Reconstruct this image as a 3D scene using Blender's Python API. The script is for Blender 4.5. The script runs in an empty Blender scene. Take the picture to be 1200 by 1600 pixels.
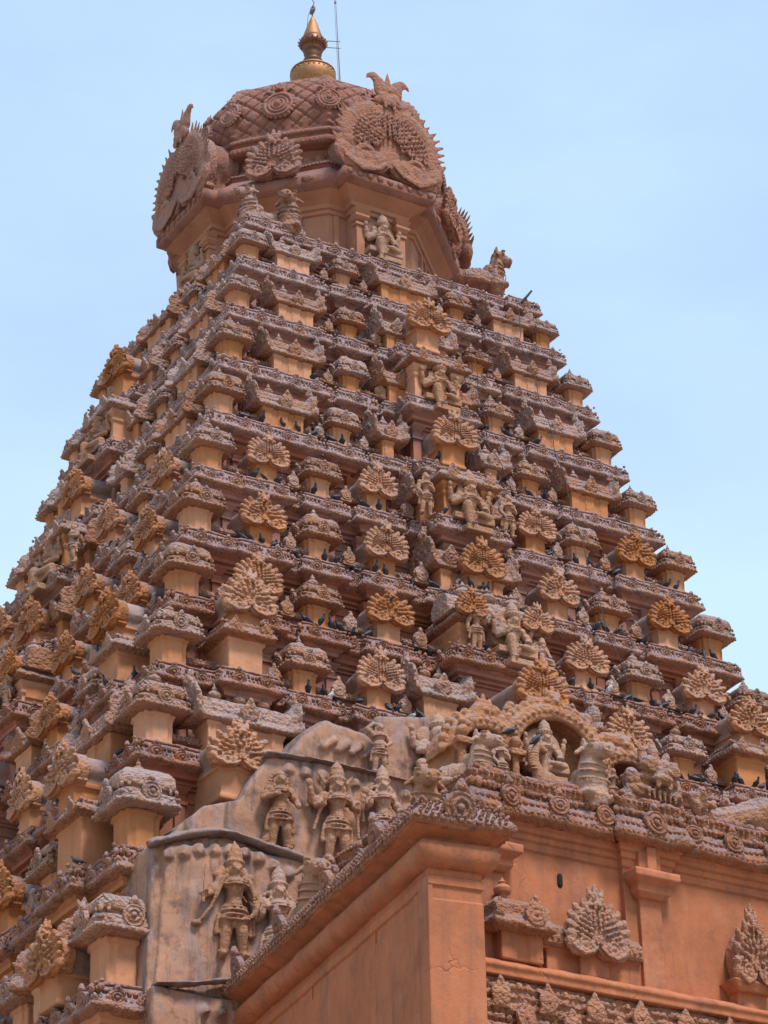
import bpy, math, random
import numpy as np
from mathutils import Vector, Matrix, Euler
random.seed(7); RNG = np.random.RandomState(11)
S = bpy.context.scene
R_ = math.radians
# ------------------------------------------------------------------ camera
cam = bpy.data.cameras.new("camera"); camo = bpy.data.objects.new("camera", cam)
S.collection.objects.link(camo); S.camera = camo
CAM = dict(loc=(-40.838, -72.858, 1.6), yaw=0.5380, pitch=0.4981, roll=-0.0190, f=4.487)
def cam_matrix(c):
    d = Vector((math.sin(c['yaw'])*math.cos(c['pitch']), math.cos(c['yaw'])*math.cos(c['pitch']), math.sin(c['pitch'])))
    r = Vector((math.cos(c['yaw']), -math.sin(c['yaw']), 0)); u = r.cross(d)
    cs, sn = math.cos(c['roll']), math.sin(c['roll'])
    r2 = cs*r + sn*u; u2 = -sn*r + cs*u
    m = Matrix((r2, u2, -d)).transposed().to_4x4(); m.translation = Vector(c['loc'])
    return m
camo.matrix_world = cam_matrix(CAM)
cam.sensor_fit = 'VERTICAL'; cam.sensor_height = 36; cam.sensor_width = 27
cam.lens = CAM['f']*1000/1600*36
cam.clip_start = 1; cam.clip_end = 4000
# ------------------------------------------------------------------ sky and sun
SUN_EL, SUN_AZ = R_(60), R_(172)      # azimuth measured from +Y towards +X
W = bpy.data.worlds.new("World"); S.world = W; W.use_nodes = True
nt = W.node_tree; nt.nodes.clear()
def N(t, typ, **kw):
    n = t.nodes.new(typ)
    for k, v in kw.items(): setattr(n, k, v)
    return n
out = N(nt, 'ShaderNodeOutputWorld'); bg = N(nt, 'ShaderNodeBackground'); bg.inputs[1].default_value = 0.15
sky = N(nt, 'ShaderNodeTexSky', sky_type='NISHITA', sun_disc=False)
sky.sun_elevation = SUN_EL; sky.sun_rotation = SUN_AZ; sky.dust_density = 1.2; sky.ozone_density = 1.5; sky.air_density = 1.0
tc = N(nt, 'ShaderNodeTexCoord'); mp = N(nt, 'ShaderNodeMapping'); mp.inputs['Scale'].default_value = (1.0, 1.0, 2.6)
cn = N(nt, 'ShaderNodeTexNoise'); cn.inputs['Scale'].default_value = 2.4; cn.inputs['Detail'].default_value = 7; cn.inputs['Roughness'].default_value = .55
cr = N(nt, 'ShaderNodeMapRange'); cr.inputs['From Min'].default_value = .38; cr.inputs['From Max'].default_value = .72; cr.inputs['To Min'].default_value = 0.0; cr.inputs['To Max'].default_value = 0.65
sx = N(nt, 'ShaderNodeSeparateXYZ'); gr = N(nt, 'ShaderNodeMapRange')
gr.inputs['From Min'].default_value = .64; gr.inputs['From Max'].default_value = .42; gr.inputs['To Min'].default_value = .0; gr.inputs['To Max'].default_value = .95
ad = N(nt, 'ShaderNodeMath', operation='ADD', use_clamp=True)
mx = N(nt, 'ShaderNodeMix', data_type='RGBA'); gc = N(nt, 'ShaderNodeMix', data_type='RGBA'); gc.inputs[6].default_value = (1.85, 2.62, 4.7, 1); gc.inputs[7].default_value = (3.05, 4.15, 4.7, 1)
L = nt.links.new
L(tc.outputs['Generated'], mp.inputs[0]); L(mp.outputs[0], cn.inputs['Vector']); L(cn.outputs['Fac'], cr.inputs[0])
L(tc.outputs['Generated'], sx.inputs[0]); L(sx.outputs[2], gr.inputs[0]); L(gr.outputs[0], ad.inputs[0]); L(cr.outputs[0], ad.inputs[1])
L(ad.outputs[0], gc.inputs[0]); L(gc.outputs[2], mx.inputs[7]); mx.inputs[0].default_value = .9; L(sky.outputs[0], mx.inputs[6]); L(mx.outputs[2], bg.inputs[0]); L(bg.outputs[0], out.inputs[0])
sl = bpy.data.lights.new("sun", 'SUN'); sl.energy = 2.8; sl.angle = R_(14); sl.color = (1, .95, .91)
so = bpy.data.objects.new("sun", sl); S.collection.objects.link(so)
sd = Vector((math.sin(SUN_AZ)*math.cos(SUN_EL), math.cos(SUN_AZ)*math.cos(SUN_EL), math.sin(SUN_EL)))
so.rotation_euler = sd.to_track_quat('Z', 'Y').to_euler(); so.location = (0, -60, 90)
S.view_settings.view_transform = 'Standard'; S.view_settings.look = 'None'; S.view_settings.exposure = 0.6; S.view_settings.gamma = 1
S.render.engine = 'CYCLES'

# ------------------------------------------------------------------ materials
def stone(name, base, grey, bias=0.0, dark=.35, carve=0.0, bump=.25, upw=.9, streak=0.0, cscale=7.0, rough=.92, crack=0.0, ra=1.0):
    m = bpy.data.materials.new(name); m.use_nodes = True; t = m.node_tree; t.nodes.clear(); l = t.links.new
    o = N(t, 'ShaderNodeOutputMaterial'); b = N(t, 'ShaderNodeBsdfPrincipled'); b.inputs['Roughness'].default_value = rough
    b.inputs['Specular IOR Level'].default_value = .15
    l(b.outputs[0], o.inputs[0])
    g = N(t, 'ShaderNodeNewGeometry')
    def noise(sc, det=5, ro=.6, scale3=None):
        n = N(t, 'ShaderNodeTexNoise'); n.inputs['Scale'].default_value = sc; n.inputs['Detail'].default_value = det; n.inputs['Roughness'].default_value = ro
        if scale3:
            q = N(t, 'ShaderNodeMapping'); q.inputs['Scale'].default_value = scale3; l(g.outputs['Position'], q.inputs[0]); l(q.outputs[0], n.inputs['Vector'])
        else: l(g.outputs['Position'], n.inputs['Vector'])
        return n.outputs['Fac']
    def mr(x, a, b_, c=0., d=1.):
        n = N(t, 'ShaderNodeMapRange'); n.inputs[1].default_value = a; n.inputs[2].default_value = b_; n.inputs[3].default_value = c; n.inputs[4].default_value = d
        l(x, n.inputs[0]); return n.outputs[0]
    def mth(op, a, b_, cl=False):
        n = N(t, 'ShaderNodeMath', operation=op, use_clamp=cl)
        for i, v in enumerate((a, b_)):
            if isinstance(v, (int, float)): n.inputs[i].default_value = v
            else: l(v, n.inputs[i])
        return n.outputs[0]
    def mix(f, a, b_):
        n = N(t, 'ShaderNodeMix', data_type='RGBA')
        if isinstance(f, (int, float)): n.inputs[0].default_value = f
        else: l(f, n.inputs[0])
        for i, v in ((6, a), (7, b_)):
            if isinstance(v, tuple): n.inputs[i].default_value = (*v, 1)
            else: l(v, n.inputs[i])
        return n.outputs[2]
    sp = N(t, 'ShaderNodeSeparateXYZ'); l(g.outputs['Position'], sp.inputs[0]); oi = N(t, 'ShaderNodeObjectInfo'); rnd = oi.outputs['Random']
    big = noise(.55, 3); med = noise(3.2, 6, .65); fin = noise(16, 6, .7)
    sz = N(t, 'ShaderNodeSeparateXYZ'); l(g.outputs['Normal'], sz.inputs[0])
    # base plaster with patchy tone
    c1 = mix(mr(big, .3, .7), tuple(x*.80 for x in base), tuple(min(1, x*1.15) for x in base))
    c1 = mix(mr(med, .35, .75, 0, .45), c1, tuple(x*y for x, y in zip(base, (1.12, 1.2, 1.35))))
    # lichen and weathering on ledges and rough patches
    up = mth('MULTIPLY', mr(sz.outputs[2], -.1, .8), upw)
    wf = mth('ADD', up, mth('ADD', mr(med, .35, .68, -.35, .35), mth('ADD', mr(rnd, 0, 1, bias-.10*ra, bias+.12*ra), mr(sp.outputs[2], 26, 50, -.10, .12))))
    wf = mr(wf, .15, .75)
    c2 = mix(mr(fin, .35, .7), tuple(x*.84 for x in grey), tuple(min(1, x*1.10) for x in grey))
    col = mix(wf, c1, c2)
    hs = N(t, 'ShaderNodeHueSaturation'); l(mr(rnd, 0, 1, 1-.14*ra, 1+.10*ra), hs.inputs['Value']); l(mr(rnd, 1, 0, 1-.15*ra, 1+.05*ra), hs.inputs['Saturation']); l(col, hs.inputs['Color']); col = hs.outputs[0]
    # dark grime blotches
    gm = mr(noise(1.7, 8, .7), .52, .70, 0, dark)
    col = mix(gm, col, (.055, .042, .05))
    gm2 = mr(noise(6, 4, .7), .56, .74, 0, dark*.7)
    col = mix(gm2, col, (.08, .05, .055))
    if streak:
        st = mr(noise(1.0, 6, .65, (2.6, 2.6, .32)), .50, .68, 0, streak)
        col = mix(st, col, (.09, .07, .075))
        st2 = mr(noise(1.3, 5, .6, (1.5, 1.5, .5)), .52, .7, 0, streak*.8)
        col = mix(st2, col, tuple(min(1, x*1.15+.02) for x in grey))
    l(col, b.inputs['Base Color'])
    h = mth('ADD', mth('MULTIPLY', fin, .5), mth('MULTIPLY', med, .8))
    if carve:
        v = N(t, 'ShaderNodeTexVoronoi'); v.inputs['Scale'].default_value = cscale; l(g.outputs['Position'], v.inputs['Vector'])
        v2 = N(t, 'ShaderNodeTexVoronoi'); v2.inputs['Scale'].default_value = cscale*2.3; l(g.outputs['Position'], v2.inputs['Vector'])
        h = mth('ADD', h, mth('MULTIPLY', v.outputs['Distance'], -carve*2.2)); h = mth('ADD', h, mth('MULTIPLY', v2.outputs['Distance'], -carve*1.1))
    if crack:
        v = N(t, 'ShaderNodeTexVoronoi', feature='DISTANCE_TO_EDGE'); v.inputs['Scale'].default_value = crack
        q = N(t, 'ShaderNodeVectorMath', operation='MULTIPLY_ADD'); nn = N(t, 'ShaderNodeTexNoise'); nn.inputs['Scale'].default_value = 1.4; nn.inputs['Detail'].default_value = 6
        l(g.outputs['Position'], nn.inputs['Vector']); l(nn.outputs['Color'], q.inputs[0]); q.inputs[1].default_value = (1.6, 1.6, 1.6); l(g.outputs['Position'], q.inputs[2]); l(q.outputs[0], v.inputs['Vector'])
        ck = mth('MULTIPLY', mr(v.outputs['Distance'], .0, .009, 1, 0), mr(big, .48, .62))
        h = mth('ADD', h, mth('MULTIPLY', ck, -1.2))
    bp = N(t, 'ShaderNodeBump'); bp.inputs['Strength'].default_value = min(1, bump*2.2); bp.inputs['Distance'].default_value = .09 if carve else .03
    l(h, bp.inputs['Height']); l(bp.outputs[0], b.inputs['Normal'])
    return m
OCH = (.47, .215, .088); GRY = (.34, .23, .23)
M = {}
M['pier'] = stone('ochre_plaster', (.52, .21, .088), (.35, .22, .18), bias=-.30, dark=.20, bump=.25, upw=.6, streak=.12)
M['wall'] = stone('tier_plaster', (.38, .140, .082), (.28, .17, .175), bias=.0, dark=.3, bump=.25, streak=.25)
M['carved'] = stone('weathered_carving', (.40, .172, .095), GRY, bias=.20, dark=.66, carve=.35, bump=.40, cscale=7, streak=.22)
M['roof'] = stone('weathered_shrine_roof', (.43, .20, .11), (.35, .245, .23), bias=.20, dark=.50, carve=.35, bump=.4, cscale=8)
M['gable'] = stone('ochre_gable_relief', (.47, .185, .070), (.34, .225, .19), bias=-.02, dark=.46, carve=.28, bump=.35, cscale=9)
M['vault'] = stone('grey_vault_plaster', (.34, .21, .16), (.34, .245, .245), bias=.2, dark=.35, bump=.3)
M['lower'] = stone('terracotta_wall', (.43, .150, .070), (.45, .205, .12), bias=-.16, dark=.30, bump=.3, upw=.25, crack=.16, streak=.30, ra=.12)
M['lowcarve'] = stone('terracotta_carving', (.40, .165, .085), (.31, .20, .17), bias=-.06, dark=.25, carve=.35, bump=.4, cscale=9)
M['archp'] = stone('arch_plaster', (.42, .18, .085), (.33, .22, .19), bias=-.04, ra=.2, dark=.34, carve=.2, bump=.35, cscale=9)
M['skin'] = stone('stained_plaster', (.42, .205, .115), (.24, .18, .175), bias=.02, dark=.80, bump=.35, streak=.95)
M['statue'] = stone('sculpted_plaster', (.44, .225, .13), (.33, .23, .205), bias=-.02, dark=.30, carve=.10, bump=.35, cscale=14)
M['dome'] = stone('dome_plaster', (.34, .150, .105), (.30, .19, .175), bias=.06, dark=.40, carve=.15, bump=.3, upw=.5, cscale=5)
M['domegable'] = stone('dome_gable_relief', (.36, .155, .095), (.30, .18, .16), bias=.05, dark=.36, carve=.25, bump=.35, upw=.6, cscale=8)
M['drum'] = stone('drum_plaster', (.40, .165, .085), (.29, .18, .16), bias=-.12, dark=.2, bump=.25)
M['sand'] = stone('sandy_ground', (.36, .25, .16), (.30, .22, .15), bias=0, dark=.2, bump=.2)
def plain(name, col, rough=.5, metal=0.):
    m = bpy.data.materials.new(name); m.use_nodes = True; b = m.node_tree.nodes['Principled BSDF']; t = m.node_tree
    n = N(t, 'ShaderNodeTexNoise'); n.inputs['Scale'].default_value = 9; n.inputs['Detail'].default_value = 6
    x = N(t, 'ShaderNodeMix', data_type='RGBA'); x.inputs[6].default_value = (*[c*.6 for c in col], 1); x.inputs[7].default_value = (*[min(1, c*1.25) for c in col], 1)
    g = N(t, 'ShaderNodeNewGeometry'); t.links.new(g.outputs['Position'], n.inputs['Vector'])
    t.links.new(n.outputs['Fac'], x.inputs[0]); t.links.new(x.outputs[2], b.inputs['Base Color'])
    bp = N(t, 'ShaderNodeBump'); bp.inputs['Strength'].default_value = .5; bp.inputs['Distance'].default_value = .02
    t.links.new(n.outputs['Fac'], bp.inputs['Height']); t.links.new(bp.outputs[0], b.inputs['Normal'])
    b.inputs['Roughness'].default_value = rough; b.inputs['Metallic'].default_value = metal
    return m
M['gold'] = plain('gilded_copper', (.40, .20, .09), .62, .7)
M['copper'] = plain('tarnished_copper', (.22, .10, .065), .5, .6)
M['iron'] = plain('grey_iron', (.20, .18, .19), .6, .3)
M['cable'] = plain('dark_cable', (.05, .035, .035), .9)
M['pigeon'] = plain('slate_feathers', (.028, .027, .042), .6)
M['pigeonw'] = plain('white_feathers', (.62, .60, .60), .7)
M['slot_shade'] = plain('slot_shade_paint', (.012, .008, .007), 1.)  # near-black colour paints in the shade inside the wall slot

# ------------------------------------------------------------------ mesh helpers
def hsh(ix, iy, iz, s):
    n = (ix*73856093) ^ (iy*19349663) ^ (iz*83492791) ^ (s*2654435)
    n = (n ^ (n >> 13)) * 1274126177
    return ((n ^ (n >> 16)) & 0xffff)/32767.5 - 1.
def vnoise(P, f, s=0):
    Q = P*f + 1000.; I = np.floor(Q).astype(np.int64); F = Q-I; F = F*F*(3-2*F); r = 0
    for dx in (0, 1):
        for dy in (0, 1):
            for dz in (0, 1):
                w = (F[:, 0] if dx else 1-F[:, 0])*(F[:, 1] if dy else 1-F[:, 1])*(F[:, 2] if dz else 1-F[:, 2])
                r = r + w*hsh(I[:, 0]+dx, I[:, 1]+dy, I[:, 2]+dz, s)
    return r
class MB:
    def __init__(s): s.V = []; s.Q = []; s.T = []; s.n = 0
    def add(s, V, Q=(), T=(), m=None):
        V = np.asarray(V, float)
        if m is not None: V = V @ np.asarray(m)[:3, :3].T + np.asarray(m)[:3, 3]
        if len(Q): s.Q.append(np.asarray(Q, np.int64)+s.n)
        if len(T): s.T.append(np.asarray(T, np.int64)+s.n)
        s.V.append(V); s.n += len(V)
    def merge(s, o, m=None):
        V, Q, T = o.arr(); s.add(V, Q, T, m)
    def arr(s):
        return np.concatenate(s.V), (np.concatenate(s.Q) if s.Q else np.zeros((0, 4), int)), (np.concatenate(s.T) if s.T else np.zeros((0, 3), int))
    def inst(s, tm, mats):           # tm = (V,Q,T); mats (n,4,4)
        V, Q, T = tm; mats = np.asarray(mats); n = len(mats)
        if n == 0: return
        P = np.einsum('nij,vj->nvi', mats[:, :3, :3], V) + mats[:, None, :3, 3]
        off = (np.arange(n)*len(V))[:, None, None]
        if len(Q): s.Q.append((Q[None]+off).reshape(-1, 4)+s.n)
        if len(T): s.T.append((T[None]+off).reshape(-1, 3)+s.n)
        s.V.append(P.reshape(-1, 3)); s.n += n*len(V)
    def box(s, x0, x1, y0, y1, z0, z1, m=None):
        s.fr(x0, x1, y0, y1, z0, x0, x1, y0, y1, z1, m)
    def fr(s, x0, x1, y0, y1, z0, a0, a1, b0, b1, z1, m=None):
        s.add([(x0, y0, z0), (x1, y0, z0), (x1, y1, z0), (x0, y1, z0), (a0, b0, z1), (a1, b0, z1), (a1, b1, z1), (a0, b1, z1)],
              [(3, 2, 1, 0), (4, 5, 6, 7), (0, 1, 5, 4), (1, 2, 6, 5), (2, 3, 7, 6), (3, 0, 4, 7)], m=m)
    def rings(s, R, m=None, caps=True):        # list of equally sized closed rings
        n = len(R[0]); V = np.concatenate([np.asarray(r, float) for r in R]); Q = []
        i = np.arange(n); j = (i+1) % n
        for k in range(len(R)-1): Q.append(np.stack([k*n+i, k*n+j, (k+1)*n+j, (k+1)*n+i], 1))
        T = []
        if caps:
            V = np.concatenate([V, [np.mean(R[0], 0)], [np.mean(R[-1], 0)]]); a = len(R)*n
            T = np.concatenate([np.stack([j, i, np.full(n, a)], 1), np.stack([(len(R)-1)*n+i, (len(R)-1)*n+j, np.full(n, a+1)], 1)])
        s.add(V, np.concatenate(Q), T, m)
    def lathe(s, prof, seg=16, c=(0, 0, 0), m=None):
        a = np.linspace(0, 2*np.pi, seg, endpoint=False)
        s.rings([np.stack([c[0]+r*np.cos(a), c[1]+r*np.sin(a), np.full(seg, c[2]+z)], 1) for r, z in prof], m)
    def loft(s, prof, e=4., seg=32, c=(0, 0, 0), m=None):   # superellipse sections (z,hx,hy)
        a = np.linspace(0, 2*np.pi, seg, endpoint=False)+np.pi/seg*0
        co, si = np.cos(a), np.sin(a); k = (np.abs(co)**e+np.abs(si)**e)**(-1/e)
        s.rings([np.stack([c[0]+hx*k*co, c[1]+hy*k*si, np.full(seg, c[2]+z)], 1) for z, hx, hy in prof], m)
    def ell(s, c, r, rot=None, seg=10, rg=7):
        if not hasattr(r, '__len__'): r = (r, r, r)
        a = np.linspace(0, 2*np.pi, seg, endpoint=False); R = []
        for t in np.linspace(-.97, .97, rg)*np.pi/2: R.append(np.stack([np.cos(t)*np.cos(a), np.cos(t)*np.sin(a), np.full(seg, np.sin(t))], 1))
        mm = Matrix.Translation(c) @ (Euler(rot).to_matrix().to_4x4() if rot is not None else Matrix()) @ Matrix.Diagonal((*r, 1))
        s.rings(R, np.array(mm))
    def cap(s, p0, p1, r0, r1=None, seg=10, flat=1.):
        r1 = r0 if r1 is None else r1; p0 = Vector(p0); p1 = Vector(p1); d = p1-p0; Ln = d.length or 1e-5
        q = d.to_track_quat('Z', 'Y').to_matrix().to_4x4(); mm = np.array(Matrix.Translation(p0) @ q @ Matrix.Diagonal((1, flat, 1, 1)))
        pr = [(r0*.3, -r0*.95), (r0*.75, -r0*.65), (r0, 0), (r1, Ln), (r1*.75, Ln+r1*.65), (r1*.3, Ln+r1*.95)]
        s.lathe(pr, seg, m=mm)
    def chain(s, pts, rs, seg=9):
        for i in range(len(pts)-1): s.cap(pts[i], pts[i+1], rs[i], rs[i+1], seg)
    def torus(s, c, R, r, axis='y', seg=20, sg=7, a0=0, a1=2*math.pi, sq=1., m=None):
        full = abs(a1-a0-2*math.pi) < 1e-3
        A = np.linspace(a0, a1, seg+(0 if full else 1), endpoint=not full); B = np.linspace(0, 2*np.pi, sg, endpoint=False); Rg = []
        for a in A:
            u = np.array([math.cos(a), 0, math.sin(a)*sq]) if axis == 'y' else np.array([math.cos(a), math.sin(a), 0]) if axis == 'z' else np.array([0, math.cos(a), math.sin(a)*sq])
            n = dict(y=np.array([0, 1., 0]), z=np.array([0, 0, 1.]), x=np.array([1., 0, 0]))[axis]
            Rg.append(np.array(c)+u*R+r*(np.cos(B)[:, None]*u+np.sin(B)[:, None]*n))
        if full: Rg.append(Rg[0]); s.rings(Rg, m, caps=False)
        else: s.rings(Rg, m)
    def prism(s, poly, y0, y1, m=None):     # polygon in xz, extruded along y
        P = np.array(poly, float); n = len(P)
        s.rings([np.stack([P[:, 0], np.full(n, y0), P[:, 1]], 1), np.stack([P[:, 0], np.full(n, y1), P[:, 1]], 1)], m)
    def mesh(s, name, smooth=True, noise=None, fixn=False):
        V, Q, T = s.arr()
        if noise:
            for (f, a) in noise: V = V + a*np.stack([vnoise(V, f, k) for k in (1, 2, 3)], 1)
        me = bpy.data.meshes.new(name); me.vertices.add(len(V)); me.vertices.foreach_set('co', V.ravel())
        nl = len(Q)*4+len(T)*3; me.loops.add(nl); me.loops.foreach_set('vertex_index', np.concatenate([Q.ravel(), T.ravel()]).astype(np.int32))
        me.polygons.add(len(Q)+len(T))
        me.polygons.foreach_set('loop_start', np.concatenate([np.arange(len(Q))*4, len(Q)*4+np.arange(len(T))*3]).astype(np.int32))
        me.polygons.foreach_set('use_smooth', np.full(len(Q)+len(T), smooth)); me.update(calc_edges=True); me.validate()
        if fixn:
            import bmesh
            b = bmesh.new(); b.from_mesh(me); bmesh.ops.recalc_face_normals(b, faces=b.faces); b.to_mesh(me); b.free()
        return me
    def baked(s, name, voxel, noise=((6, .02), (20, .008)), smooth=1):   # one welded, weathered surface
        me = s.mesh(name+'_raw', fixn=True); o = bpy.data.objects.new(name+'_raw', me); S.collection.objects.link(o)
        r = o.modifiers.new('r', 'REMESH'); r.mode = 'VOXEL'; r.voxel_size = voxel; r.use_smooth_shade = True
        if smooth:
            k = o.modifiers.new('s', 'SMOOTH'); k.iterations = smooth; k.factor = .5
        dg = bpy.context.evaluated_depsgraph_get(); res = bpy.data.meshes.new_from_object(o.evaluated_get(dg)); res.name = name
        bpy.data.objects.remove(o); bpy.data.meshes.remove(me)
        n = len(res.vertices); co = np.empty(n*3); res.vertices.foreach_get('co', co); co = co.reshape(-1, 3)
        nr = np.empty(n*3); res.vertex_normals.foreach_get('vector', nr); nr = nr.reshape(-1, 3)
        for i, (f, a) in enumerate(noise): co = co + nr*(a*vnoise(co, f, i+5))[:, None]
        res.vertices.foreach_set('co', co.ravel()); res.update(); res.materials.clear()
        return res
ALT = {}
def ob(name, me, mat=None, parent=None, loc=(0, 0, 0), rz=0., sc=1., label=None):
    if me is not None and mat is not None:
        if len(me.materials) == 0: me.materials.append(mat)
        elif me.materials[0] != mat:
            key = (me.name, mat.name)
            if key not in ALT: ALT[key] = me.copy(); ALT[key].materials.clear(); ALT[key].materials.append(mat)
            me = ALT[key]
    o = bpy.data.objects.new(name, me); S.collection.objects.link(o)
    o.location = loc; o.rotation_euler = (0, 0, rz); o.scale = (sc, sc, sc) if not hasattr(sc, '__len__') else sc
    if parent is not None: o.parent = parent
    if label: o['label'] = label
    return o
def tag(o, label, cat, group=None):
    o['label'] = label; o['category'] = cat
    if group: o['group'] = group
    return o
def mat4(o, x, y, z, s=1.):   # matrix with axes x,y,z (columns)
    m = np.eye(4); m[:3, 0] = np.array(x)*s; m[:3, 1] = np.array(y)*s; m[:3, 2] = np.array(z)*s; m[:3, 3] = o
    return m
def dense(prof, mx_=.09):
    o = [prof[0]]
    for a, c in zip(prof[:-1], prof[1:]):
        d = math.hypot(c[0]-a[0], c[1]-a[1]); k = max(1, int(d/mx_)) if d < .9 else 1
        for j in range(1, k+1): o.append((a[0]+(c[0]-a[0])*j/k, a[1]+(c[1]-a[1])*j/k))
    return o
# ------------------------------------------------------------------ carved motifs (x across, z up, facing -y)
def tm(mb): return mb.arr()
b = MB(); b.ell((0, 0, 0), 1, seg=6, rg=4); BLOB = tm(b)
b = MB(); b.ell((0, 0, .1), (.55, .45, 1), seg=6, rg=5); b.ell((0, -.2, -.5), (.4, .4, .4), seg=5, rg=3); LEAF = tm(b)
def medallion():
    b = MB(); b.lathe([(.5, 0), (.5, .14), (.42, .2)], 18, m=mat4((0, 0, 0), (1, 0, 0), (0, 0, 1), (0, -1, 0)))
    b.torus((0, -.16, 0), .44, .07, seg=18, sg=6); b.torus((0, -.2, 0), .26, .06, seg=14, sg=6); b.ell((0, -.2, 0), .14, seg=6, rg=4)
    b.fr(-.28, .28, -.2, 0, .40, -.04, .04, -.14, 0, .86)
    b.ell((0, -.16, .62), (.16, .12, .16), seg=6, rg=4)
    b.fr(-.5, .5, -.16, 0, -.62, -.42, .42, -.12, 0, -.25)
    return tm(b)
MED = medallion()
def kirti(b, c, s, horns=True, curl=False):      # monster mask with three plumes
    x, y, z = c
    b.ell((x, y, z), (.30*s, .2*s, .2*s)); b.ell((x, y-.16*s, z-.1*s), (.2*s, .14*s, .1*s))
    for k in (-1, 1):
        b.ell((x+k*.14*s, y-.15*s, z+.06*s), .085*s); b.ell((x+k*.26*s, y-.05*s, z-.08*s), (.13*s, .12*s, .09*s)); b.ell((x+k*.12*s, y-.2*s, z-.2*s), (.05*s, .05*s, .09*s))
        b.ell((x+k*.16*s, y-.06*s, z+.2*s), (.13*s, .1*s, .1*s))
        if curl: b.chain([(x+k*.2*s, y, z+.2*s), (x+k*.24*s, y, z+.40*s), (x+k*.36*s, y, z+.52*s), (x+k*.50*s, y, z+.50*s), (x+k*.56*s, y, z+.42*s)], [v*s for v in (.18, .15, .11, .06, .03)]); b.ell((x+k*.12*s, y-.12*s, z+.24*s), (.13*s, .12*s, .13*s)); b.ell((x+k*.13*s, y-.12*s, z+.02*s), (.17*s, .14*s, .14*s))
        elif horns: b.cap((x+k*.2*s, y, z+.18*s), (x+k*.25*s, y, z+.40*s), .12*s, .06*s)
    b.cap((x, y, z+.18*s), (x, y, z+.40*s), .12*s, .09*s); b.cap((x, y, z+.40*s), (x, y, z+(.72 if curl else .54)*s), .10*s, (.015 if curl else .05)*s)
def gable_face(rings=4, rim=13, curl=False, depth=.30, seedv=0):     # horseshoe gable; half width about .7, base z 0, fan to 1.05
    b = MB(); rr = random.Random(seedv); cz = .42
    A = np.linspace(R_(-32), R_(212), 40)
    poly = [(.60*math.cos(a), cz+.50*math.sin(a)) for a in A]
    low = [(-.52, .10), (-.40, .02), (-.22, -.02), (-.08, .02), (0, .12), (.08, .02), (.22, -.02), (.40, .02), (.52, .10)]
    b.prism(poly+low, -.10, depth)
    for k in (-1, 1):       # scroll lobes
        b.ell((k*.33, -.06, .12), (.34, .13, .15), rot=(0, k*.25, 0)); b.torus((k*.34, -.16, .16), .12, .035, seg=12, sg=6); b.ell((k*.34, -.17, .16), .05)
        b.chain([(k*.05, -.16, .14), (k*.16, -.18, .03), (k*.38, -.18, -.02), (k*.58, -.16, .08), (k*.68, -.12, .24)], [.03, .035, .04, .04, .02], 6)
        b.ell((k*.62, -.05, .18), (.12, .12, .14)); b.cap((k*.64, -.06, .22), (k*.76, -.08, .36), .06, .02, 6)
    for i in range(rim):    # leafy rim
        a = R_(-12+204*i/(rim-1)); c, s_ = math.cos(a), math.sin(a)
        if s_ > .93: continue
        e = 1+.06*rr.random()
        p0 = (.57*c, -.05, cz+.46*s_); p1 = ((.675 if rim < 18 else .72)*c*e, -.10, cz+(.54 if rim < 18 else .59)*s_*e+.04); big_ = rim > 18
        b.cap(p0, p1, .095 if not big_ else .05, (.062 if not big_ else .012), 8, 1.2); b.ell(p0, (.10, .12, .10), seg=8, rg=6)
        if not big_: b.ell((.63*c, -.13, cz+.52*s_), (.035, .05, .035), seg=7, rg=5)
    for k in range(rings):
        q = .50-k*.42/(rings+.3); dr_ = .42/(rings+.3); n = max(5, int(math.pi*q/(dr_*1.02))); r = dr_*.46
        for i in range(n):
            a = R_(-8+196*(i+.5*(k % 2))/(n-.5)); b.ell((q*math.cos(a), -.115-.012*k, cz-.06+.86*q*math.sin(a)), (r*.86, .075, r*1.1), rot=(0, -a+R_(90), 0), seg=8, rg=6)
            if rings > 5: b.ell((q*math.cos(a), -.19-.012*k, cz-.06+.86*q*math.sin(a)+r*.2), (r*.4, .03, r*.5), seg=6, rg=4)
        if k % 2: b.torus((0, -.11, cz-.06), q-.045, .014, seg=18, sg=5, a0=R_(-8), a1=R_(188), sq=.86)
    if rings < 6: b.torus((0, -.17, .26), .075, .03, seg=10, sg=6, a0=R_(-60), a1=R_(240)); b.ell((0, -.12, .26), (.05, .08, .07))
    kirti(b, (0, -.06, cz+(.60 if curl else .56)), .52 if curl else .62, curl=curl)
    return b
vox = .020
G = {}
G['face'] = [gable_face(rg_, rm_, seedv=sd_).baked('gable_face', .0155, ((4+sd_ % 3, .012), (14+sd_, .006))) for sd_, (rg_, rm_) in enumerate(((3, 11), (4, 12), (3, 9), (4, 10), (5, 13)))]
G['bigface'] = gable_face(7, 25, curl=True, depth=.35, seedv=5).baked('great_gable_face', .0125, ((6, .008), (26, .006)))
b = MB()      # vault running back from the gable (open horseshoe section)
b.prism([(.50*math.cos(a), .46+.42*math.sin(a)) for a in np.linspace(R_(-40), R_(220), 24)], .0, 1.0)
b.box(-.42, .42, 0, 1.0, .05, .25); G['vault'] = b.baked('gable_vault', .035, ((3, .03), (12, .012)))
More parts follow.
